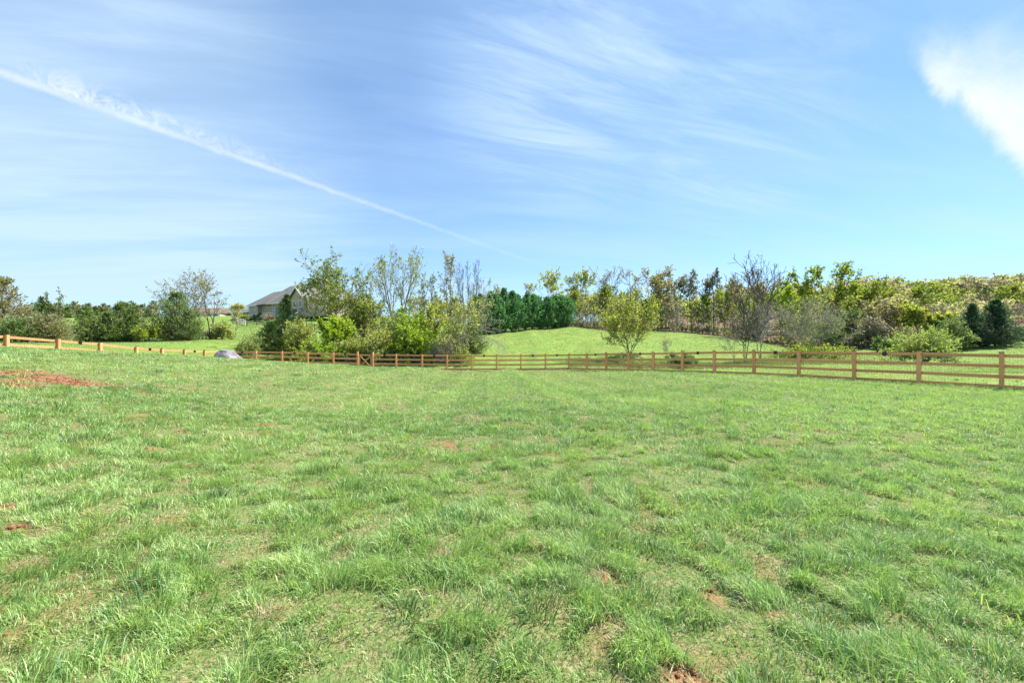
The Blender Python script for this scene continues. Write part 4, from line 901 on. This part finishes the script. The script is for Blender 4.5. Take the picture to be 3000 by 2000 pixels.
# ------------------------------------------------------------------ houses
def house():
    O = np.array([-74.5, 122., 9.3]); rz = math.atan2(-.5625, .831)
    h = thing('house', 'tan house with grey hipped shingle roof on the left hill', 'house', O, rz)
    E = 3.2                                     # eave above ground
    def prism(vs, fs, nm, mat, par=h):
        mb = MB(); mb.add(vs, fs); return mb.obj(nm, mat, par)
    def hip(x0, x1, y0, y1, z0, zr, r0, r1, nm='roof'):
        ym = (y0+y1)/2; vs = [(x0, y0, z0), (x1, y0, z0), (x1, y1, z0), (x0, y1, z0), (x0+r0, ym, zr), (x1-r1, ym, zr)]
        lo = [(a, b, c_-.22) for a, b, c_ in vs[:4]]
        return prism(vs+lo, [[0, 1, 5, 4], [1, 2, 5], [2, 3, 4, 5], [3, 0, 4], [0, 6, 7, 1], [1, 7, 8, 2], [2, 8, 9, 3], [3, 9, 6, 0], [9, 8, 7, 6]], nm, M['shingle'])
    mb = MB(); mb.box(0, 30, 0, 14, .6, E-.01); mb.box(-5.6, 0, -1.2, 9, .61, E-.15); mb.box(23, 29.4, -3.5, 0, .6, E-.02); wall = mb.obj('wall', M['siding'], h)
    mb = MB(); mb.box(-5.7, 30.1, -1.3, 14.1, -1.5, .6); mb.box(22.9, 29.5, -3.6, -1.3, -1.5, .6); mb.obj('foundation', M['found'], h)
    roof = hip(-.6, 30.6, -.7, 14.7, E+.02, E+6.1, 3.2, 7.5)
    hip(-6.2, 6, -1.8, 9.6, E-.14, E+4.2, 5.0, .5)
    # front gable
    x0, x1, y0, y1, z0, zr = 22.4, 30., -4.1, 7., E, E+3.0; xm = (x0+x1)/2
    vs = [(x0, y0, z0), (xm, y0, zr), (x1, y0, z0), (x0, y1, z0), (xm, y1, zr), (x1, y1, z0)]
    vs2 = [(a, b, c_-.2) for a, b, c_ in vs]
    prism(vs+vs2, [[0, 1, 4, 3], [1, 2, 5, 4], [6, 9, 10, 7], [7, 10, 11, 8], [0, 6, 7, 1], [1, 7, 8, 2], [3, 4, 10, 9], [4, 5, 11, 10], [0, 3, 9, 6], [2, 8, 11, 5]], 'roof', M['shingle'])
    prism([(23, -3.5, E-.02), (29.4, -3.5, E-.02), (xm, -3.5, zr-.45), (23, -3.2, E-.02), (29.4, -3.2, E-.02), (xm, -3.2, zr-.45)], [[0, 1, 2], [3, 5, 4], [0, 2, 5, 3], [1, 4, 5, 2], [0, 3, 4, 1]], 'gable', M['siding'])
    mb = MB()
    for a, b in (((x0, z0-.05), (xm, zr-.05)), ((xm, zr-.05), (x1, z0-.05))): mb.beam((a[0], y0-.03, a[1]-.08), (b[0], y0-.03, b[1]-.08), .05, .28, (0, 1, 0))
    mb.obj('rake_board', M['trim'], h)
    mb = MB(); mb.box(-.65, 22.3, -.76, -.71, E-.25, E+.05); mb.box(-6.25, .6, -1.86, -1.81, E-.42, E-.1); mb.obj('gutter', M['trim'], h)
    for x, y, w_, z0_, z1_ in ((-5.0, -1.2, .9, 1.2, 2.8), (-1.6, -1.2, 1.0, 1.2, 2.8), (1.6, 0, 1.4, 2.3, 2.85), (3.7, 0, 1.5, 2.3, 2.9), (7.1, 0, 1.3, 1.1, 2.95), (16.5, 0, 1.3, 1.1, 2.95), (24.7, -3.5, 1.4, 1.0, 2.7), (27.7, -3.5, 1.4, 1.0, 2.7)):
        mb = MB(); mb.box(x-w_/2, x+w_/2, y-.05, y-.003, z0_, z1_); mb.box(x-w_/2+.0, x+w_/2, y-.07, y-.05, z1_-.1, z1_)
        wn = mb.obj('window', M['trim'], h)
        mb = MB(); mb.box(x-w_/2+.13, x+w_/2-.13, y-.062, y-.051, z0_+.13, z1_-.13); mb.obj('pane', M['glass'], wn)
    mb = MB(); mb.box(-.1, .05, -1.32, -1.21, .0, E-.3); mb.obj('downpipe', M['trim'], h)
    mb = MB(); mb.box(.5, .6, -.12, -.02, .0, 2.); mb.obj('downpipe', M['trim'], h)
    mb = MB(); mb.box(4.0, 4.35, 2.2, 2.55, E+2.0, E+2.75); mb.obj('roof_vent', M['trim'], h)
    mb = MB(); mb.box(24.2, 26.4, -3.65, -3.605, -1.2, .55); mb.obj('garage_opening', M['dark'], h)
    mb = MB(); mb.box(27.4, 29.3, -3.8, -3.605, -1.4, .7); mb.obj('brick_pier', M['brick'], h)
    for x in (30.6, 33.2, 35.8, 38.4):
        mb = MB(); mb.box(x-.16, x+.16, -3.3, -2.98, -1.4, E-.1); mb.box(x-.22, x+.22, -3.36, -2.92, E-.3, E-.1); mb.obj('porch_column', M['trim'], h)
    mb = MB(); mb.box(30.1, 39., -3.7, 0, E-.1, E+.25); mb.obj('porch_roof', M['trim'], h)
    mb = MB(); mb.box(29.6, 39., -3.55, -.01, -1.6, .5); mb.obj('porch_base', M['siding'], h)
house()
def far_house(name, label, px, Y, zbase, Lx, Dy, wall_h, rise, rz, mw, mr, n_win):
    X = (px-1500)/F*Y; h = thing(name, label, 'house', (X, Y, zbase), rz)
    mb = MB(); mb.box(-Lx/2, Lx/2, -Dy/2, Dy/2, -2, wall_h); mb.obj('wall', mw, h)
    a, b = Lx/2+.5, Dy/2+.6; z0, z1 = wall_h+.02, wall_h+rise
    mb = MB(); mb.add([(-a, -b, z0), (a, -b, z0), (a, b, z0), (-a, b, z0), (-a, 0, z1), (a, 0, z1)], [[0, 1, 5, 4], [2, 3, 4, 5], [1, 2, 5], [3, 0, 4], [3, 2, 1, 0]]); rf = mb.obj('roof', mr, h)
    mb = MB(); mb.box(-a-.05, a+.05, -b-.06, -b-.01, z0-.25, z0+.05); mb.obj('fascia', M['trim'], h)
    for i in range(n_win):
        x = -Lx/2+Lx*(i+.5)/n_win; mb = MB(); mb.box(x-.7, x+.7, -Dy/2-.06, -Dy/2-.003, wall_h-1.7, wall_h-.4); wn = mb.obj('window', M['trim'], h)
        mb = MB(); mb.box(x-.55, x+.55, -Dy/2-.075, -Dy/2-.061, wall_h-1.55, wall_h-.55); mb.obj('pane', M['glass'], wn)
    return h, z1, a
zb = CZ+(1000-927)/F*165
hh, z1, a = far_house('bungalow', 'low far bungalow with brown gable roof behind the slim leaning tree', 612, 160, CZ+77/F*160-2.0, 11, 9, 2.6, 2.1, .25, M['trim'], M['shingle_brown'], 4)
hh2, _, _ = far_house('bungalow', 'far low house with long grey roof right of the brown roofed bungalow', 672, 168, CZ+78/F*168-2.0, 19, 9, 2.5, 2.3, -.05, M['trim'], M['shingle'], 5)
hh3, _, _ = far_house('outbuilding', 'far dark outbuilding with blue grey roof just left of the tan house', 722, 160, CZ+78/F*160-2.2, 5.5, 7, 3., 2.2, -.05, M['dark'], M['shingle_blue'], 1)
# paddock fences by the house
def paddock(name, label, pts, mat, nr=3, H=1.25):
    pp = [np.array([(x-1500)/F*Y, Y, hz((x-1500)/F*Y, Y)]) for x, Y in pts]
    dense = []
    for a, b in zip(pp[:-1], pp[1:]):
        k = max(1, int(np.linalg.norm((b-a)[:2])/2.6))
        for j in range(k): q = a+(b-a)*j/k; dense.append(np.array([q[0], q[1], hz(q[0], q[1])]))
    dense.append(pp[-1]); O = dense[0]; r = thing(name, label, 'fence', O)
    for q in dense:
        mb = MB(); q = q-O; mb.box(q[0]-.08, q[0]+.08, q[1]-.08, q[1]+.08, q[2]-.2, q[2]+H+.1); mb.obj('post', mat, r)
    for a, b in zip(dense[:-1], dense[1:]):
        d = (b-a)*[1, 1, 0]; nrm = np.array([-d[1], d[0], 0]); nrm /= np.linalg.norm(nrm); nrm *= -1 if nrm[1] > 0 else 1
        for z in np.linspace(.3, H-.08, nr):
            mb = MB(); mb.beam(a-O+nrm*.1+[0, 0, z], b-O+nrm*.1+[0, 0, z], .04, .16); mb.obj('rail', mat, r)
paddock('board_fence', 'weathered whitish board fence running up towards the tan house', [(690, 116), (723, 101)], M['old_white'])
paddock('board_fence', 'dark weathered board fence below the tan house right of the whitish one', [(724, 100.5), (782, 97)], M['old_brown'])
paddock('board_fence', 'grey board fence seen through the copse below the tan house', [(898, 84), (972, 80)], M['old_brown'], 4)
shrub(758, 112, 918, 13, 801, 'clipped dark round bush at the corner of the tan house', 'dark_conifer', nl=8, ls=.4, rmin=.02)
shrub(790, 108, 922, 20, 802, 'pale budding bush along the wall of the tan house', 'leaf_bud', nl=5, ls=.35, rmin=.02)
shrub(722, 116, 925, 16, 803, 'reddish green bushes at the far end of the whitish board fence', 'leaf_olive', nl=6, ls=.4, rmin=.02)
shrub(700, 118, 920, 16, 804, 'yellow green bush left of the reddish bushes by the whitish fence', 'leaf_yellow', nl=6, ls=.4, rmin=.02)
tree(700, 150, 890, 22, 805, 'pale feathery far tree above the long grey roof', 'bark_grey', 'leaf_cream', nl=4, ls=.5, rmin=.04)

# ------------------------------------------------------------------ sky, sun, camera
SUN_AZ, SUN_EL = R(58), R(52)             # azimuth measured from +Y towards +X
def world():
    wd = bpy.data.worlds.new('World'); SC.world = wd; wd.use_nodes = True
    t = NT(wd.node_tree); t.n.clear(); out = t.new('ShaderNodeOutputWorld'); bg = t.new('ShaderNodeBackground')
    sky = t.new('ShaderNodeTexSky', sky_type='NISHITA', sun_disc=False, sun_elevation=SUN_EL, sun_rotation=SUN_AZ)
    sky.air_density = 1.0; sky.dust_density = .05; sky.ozone_density = 2.2
    d = t.new('ShaderNodeTexCoord').outputs['Generated']
    sp = t.new('ShaderNodeSeparateXYZ'); t.l.new(d, sp.inputs[0]); x, y, z = sp.outputs
    zz = t.m('ADD', t.m('MAXIMUM', z, .0), .14)
    cv = t.new('ShaderNodeCombineXYZ'); t.put(t.m('DIVIDE', x, zz), cv.inputs[0]); t.put(t.m('DIVIDE', y, zz), cv.inputs[1]); pv = cv.outputs[0]
    def nz(scale, th, along_, across, det=6, ro=.58, dist=.35, loc=(0, 0, 0)):
        q = t.mapping(pv, loc, (0, 0, th), (along_, across, 1)); q.node.vector_type = 'TEXTURE'
        return t.noise(q, scale, det, ro, dist)
    bands = t.rng(nz(1.0, .06, 2.6, .55), .34, .80)
    fine = t.rng(nz(2.6, .29, 2.4, .45, 8, .66, .7), .34, .78)
    big = t.rng(nz(.6, .2, 1.6, .8, 4, .5, .4, (2.1, .4, 0)), .34, .70)
    def dirv(px, py): v = np.array([(px-1500)/F, 1., (1000-py)/F]); return v/np.linalg.norm(v)
    def dot(v):
        q = t.new('ShaderNodeVectorMath', operation='DOT_PRODUCT'); t.l.new(d, q.inputs[0]); q.inputs[1].default_value = tuple(v); return q.outputs['Value']
    def blob(px, py, r0, r1): return t.rng(dot(dirv(px, py)), math.cos(r1), math.cos(r0))
    vein = t.m('MULTIPLY', t.m('ADD', t.m('MULTIPLY', bands, .6), t.m('MULTIPLY', fine, .4)), 1.)
    cirrus = t.m('ADD', .40, t.m('MULTIPLY', vein, t.m('ADD', .3, t.m('MULTIPLY', big, .5))))
    top = t.m('MULTIPLY', t.m('MAXIMUM', blob(1700, 150, .0, .36), t.m('MULTIPLY', blob(2150, 330, .0, .26), .8)), t.m('ADD', .12, t.m('MULTIPLY', fine, .75)))
    left = t.m('MULTIPLY', blob(250, 560, .0, .5), t.m('ADD', .42, t.m('MULTIPLY', vein, .4)))
    low = t.m('MULTIPLY', t.rng(z, .5, .05), t.m('ADD', .16, t.m('MULTIPLY', bands, .22)))
    # white cloud bank on the right with a sharp lower-left edge
    n1 = np.cross(dirv(2705, 225), dirv(3010, 500)); n1 /= np.linalg.norm(n1)
    if n1@dirv(3000, 250) < 0: n1 = -n1
    n2 = np.cross(dirv(2650, 140), dirv(3100, 160)); n2 /= np.linalg.norm(n2)
    if n2@dirv(2950, 350) < 0: n2 = -n2
    wob = t.m('MULTIPLY', t.m('SUBTRACT', t.noise(d, 9, 8, .65, .3), .5), .07)
    bank = t.m('MULTIPLY', t.rng(t.m('ADD', dot(n1), wob), -.004, .022), t.rng(t.m('ADD', dot(n2), t.m('MULTIPLY', wob, 1.5)), -.05, .08))
    bank = t.m('MULTIPLY', bank, t.rng(x, .45, .55))
    # vapour trail
    a, b = dirv(0, 212), dirv(1600, 782); nn = np.cross(a, b); nn /= np.linalg.norm(nn)
    if nn[2] < 0: nn = -nn
    along = b-a*(a@b); along /= np.linalg.norm(along); ta = dot(along)        # 0 at left end, grows to the right
    tmax = float(along@b)
    wv = t.m('MULTIPLY', t.m('SUBTRACT', t.noise(d, 34, 7, .78), .5), .012)
    dist = t.m('ADD', dot(nn), wv)
    wid = t.rng(ta, -.1, tmax, .0065, .0035, False)
    core = t.m('SUBTRACT', 1., t.rng(t.m('DIVIDE', t.m('ABSOLUTE', dist), wid), 0.1, 1.7))
    plume = t.m('MULTIPLY', t.rng(dist, .045, .004), t.rng(dist, -.004, .004))
    plume = t.m('MULTIPLY', plume, t.m('MULTIPLY', t.rng(t.noise(d, 40, 6, .75, .8), .38, .66), t.rng(ta, tmax*.62, .02, 0., .75)))
    plume = t.m('MULTIPLY', plume, t.rng(ta, -.02, .08))
    fade = t.m('MULTIPLY', t.m('MULTIPLY', t.rng(ta, tmax*1.06, tmax*.3, .0, .5, False), t.rng(t.noise(d, 18, 5, .7), .3, .6, .5, 1.)), t.rng(ta, -.5, -.1))
    trail = t.m('MULTIPLY', t.m('MAXIMUM', t.m('MULTIPLY', core, fade), plume), t.rng(y, 0, .1))
    cl = t.m('ADD', t.m('ADD', t.m('MULTIPLY', cirrus, .55), low), t.m('ADD', t.m('MULTIPLY', top, .8), t.m('MULTIPLY', left, .75)), clamp=True)
    white = t.m('SUBTRACT', 1., t.m('MULTIPLY', t.m('SUBTRACT', 1., t.m('MULTIPLY', bank, t.m('ADD', .74, t.m('MULTIPLY', fine, .3)))), t.m('SUBTRACT', 1., trail)))
    col = t.mix(t.m('MULTIPLY', cl, .9), t.mix(1., sky.outputs[0], SKYMUL, 'MULTIPLY'), VEIL)
    col = t.mix(white, col, CLOUD)
    t.l.new(col, bg.inputs[0]); bg.inputs[1].default_value = .067; t.l.new(bg.outputs[0], out.inputs[0])
SKYMUL = (.68, .97, 1.2); VEIL = (4.2, 5.6, 7.0); CLOUD = (6.3, 6.7, 6.9)
world()
sl = bpy.data.lights.new('sun', 'SUN'); sl.energy = 4.6; sl.angle = R(.55); sl.color = (1., .95, .87)
so = bpy.data.objects.new('sun', sl); COL.objects.link(so)
so.rotation_euler = (R(90)-SUN_EL, 0, math.pi-SUN_AZ); so.location = (30, 30, 60)
cam = bpy.data.cameras.new('camera'); co = bpy.data.objects.new('camera', cam); COL.objects.link(co)
cam.sensor_width = 36; cam.lens = 36*F/3000; cam.clip_end = 4000; cam.clip_start = .05
co.location = (0, 0, CZ); co.rotation_euler = (R(90), 0, 0); SC.camera = co
SC.view_settings.view_transform = 'Standard'; SC.view_settings.look = 'None'
SC.view_settings.exposure = 1.3; SC.view_settings.gamma = 1.
SC.cycles.max_bounces = 8; SC.cycles.transparent_max_bounces = 4; SC.cycles.diffuse_bounces = 4; SC.cycles.transmission_bounces = 6
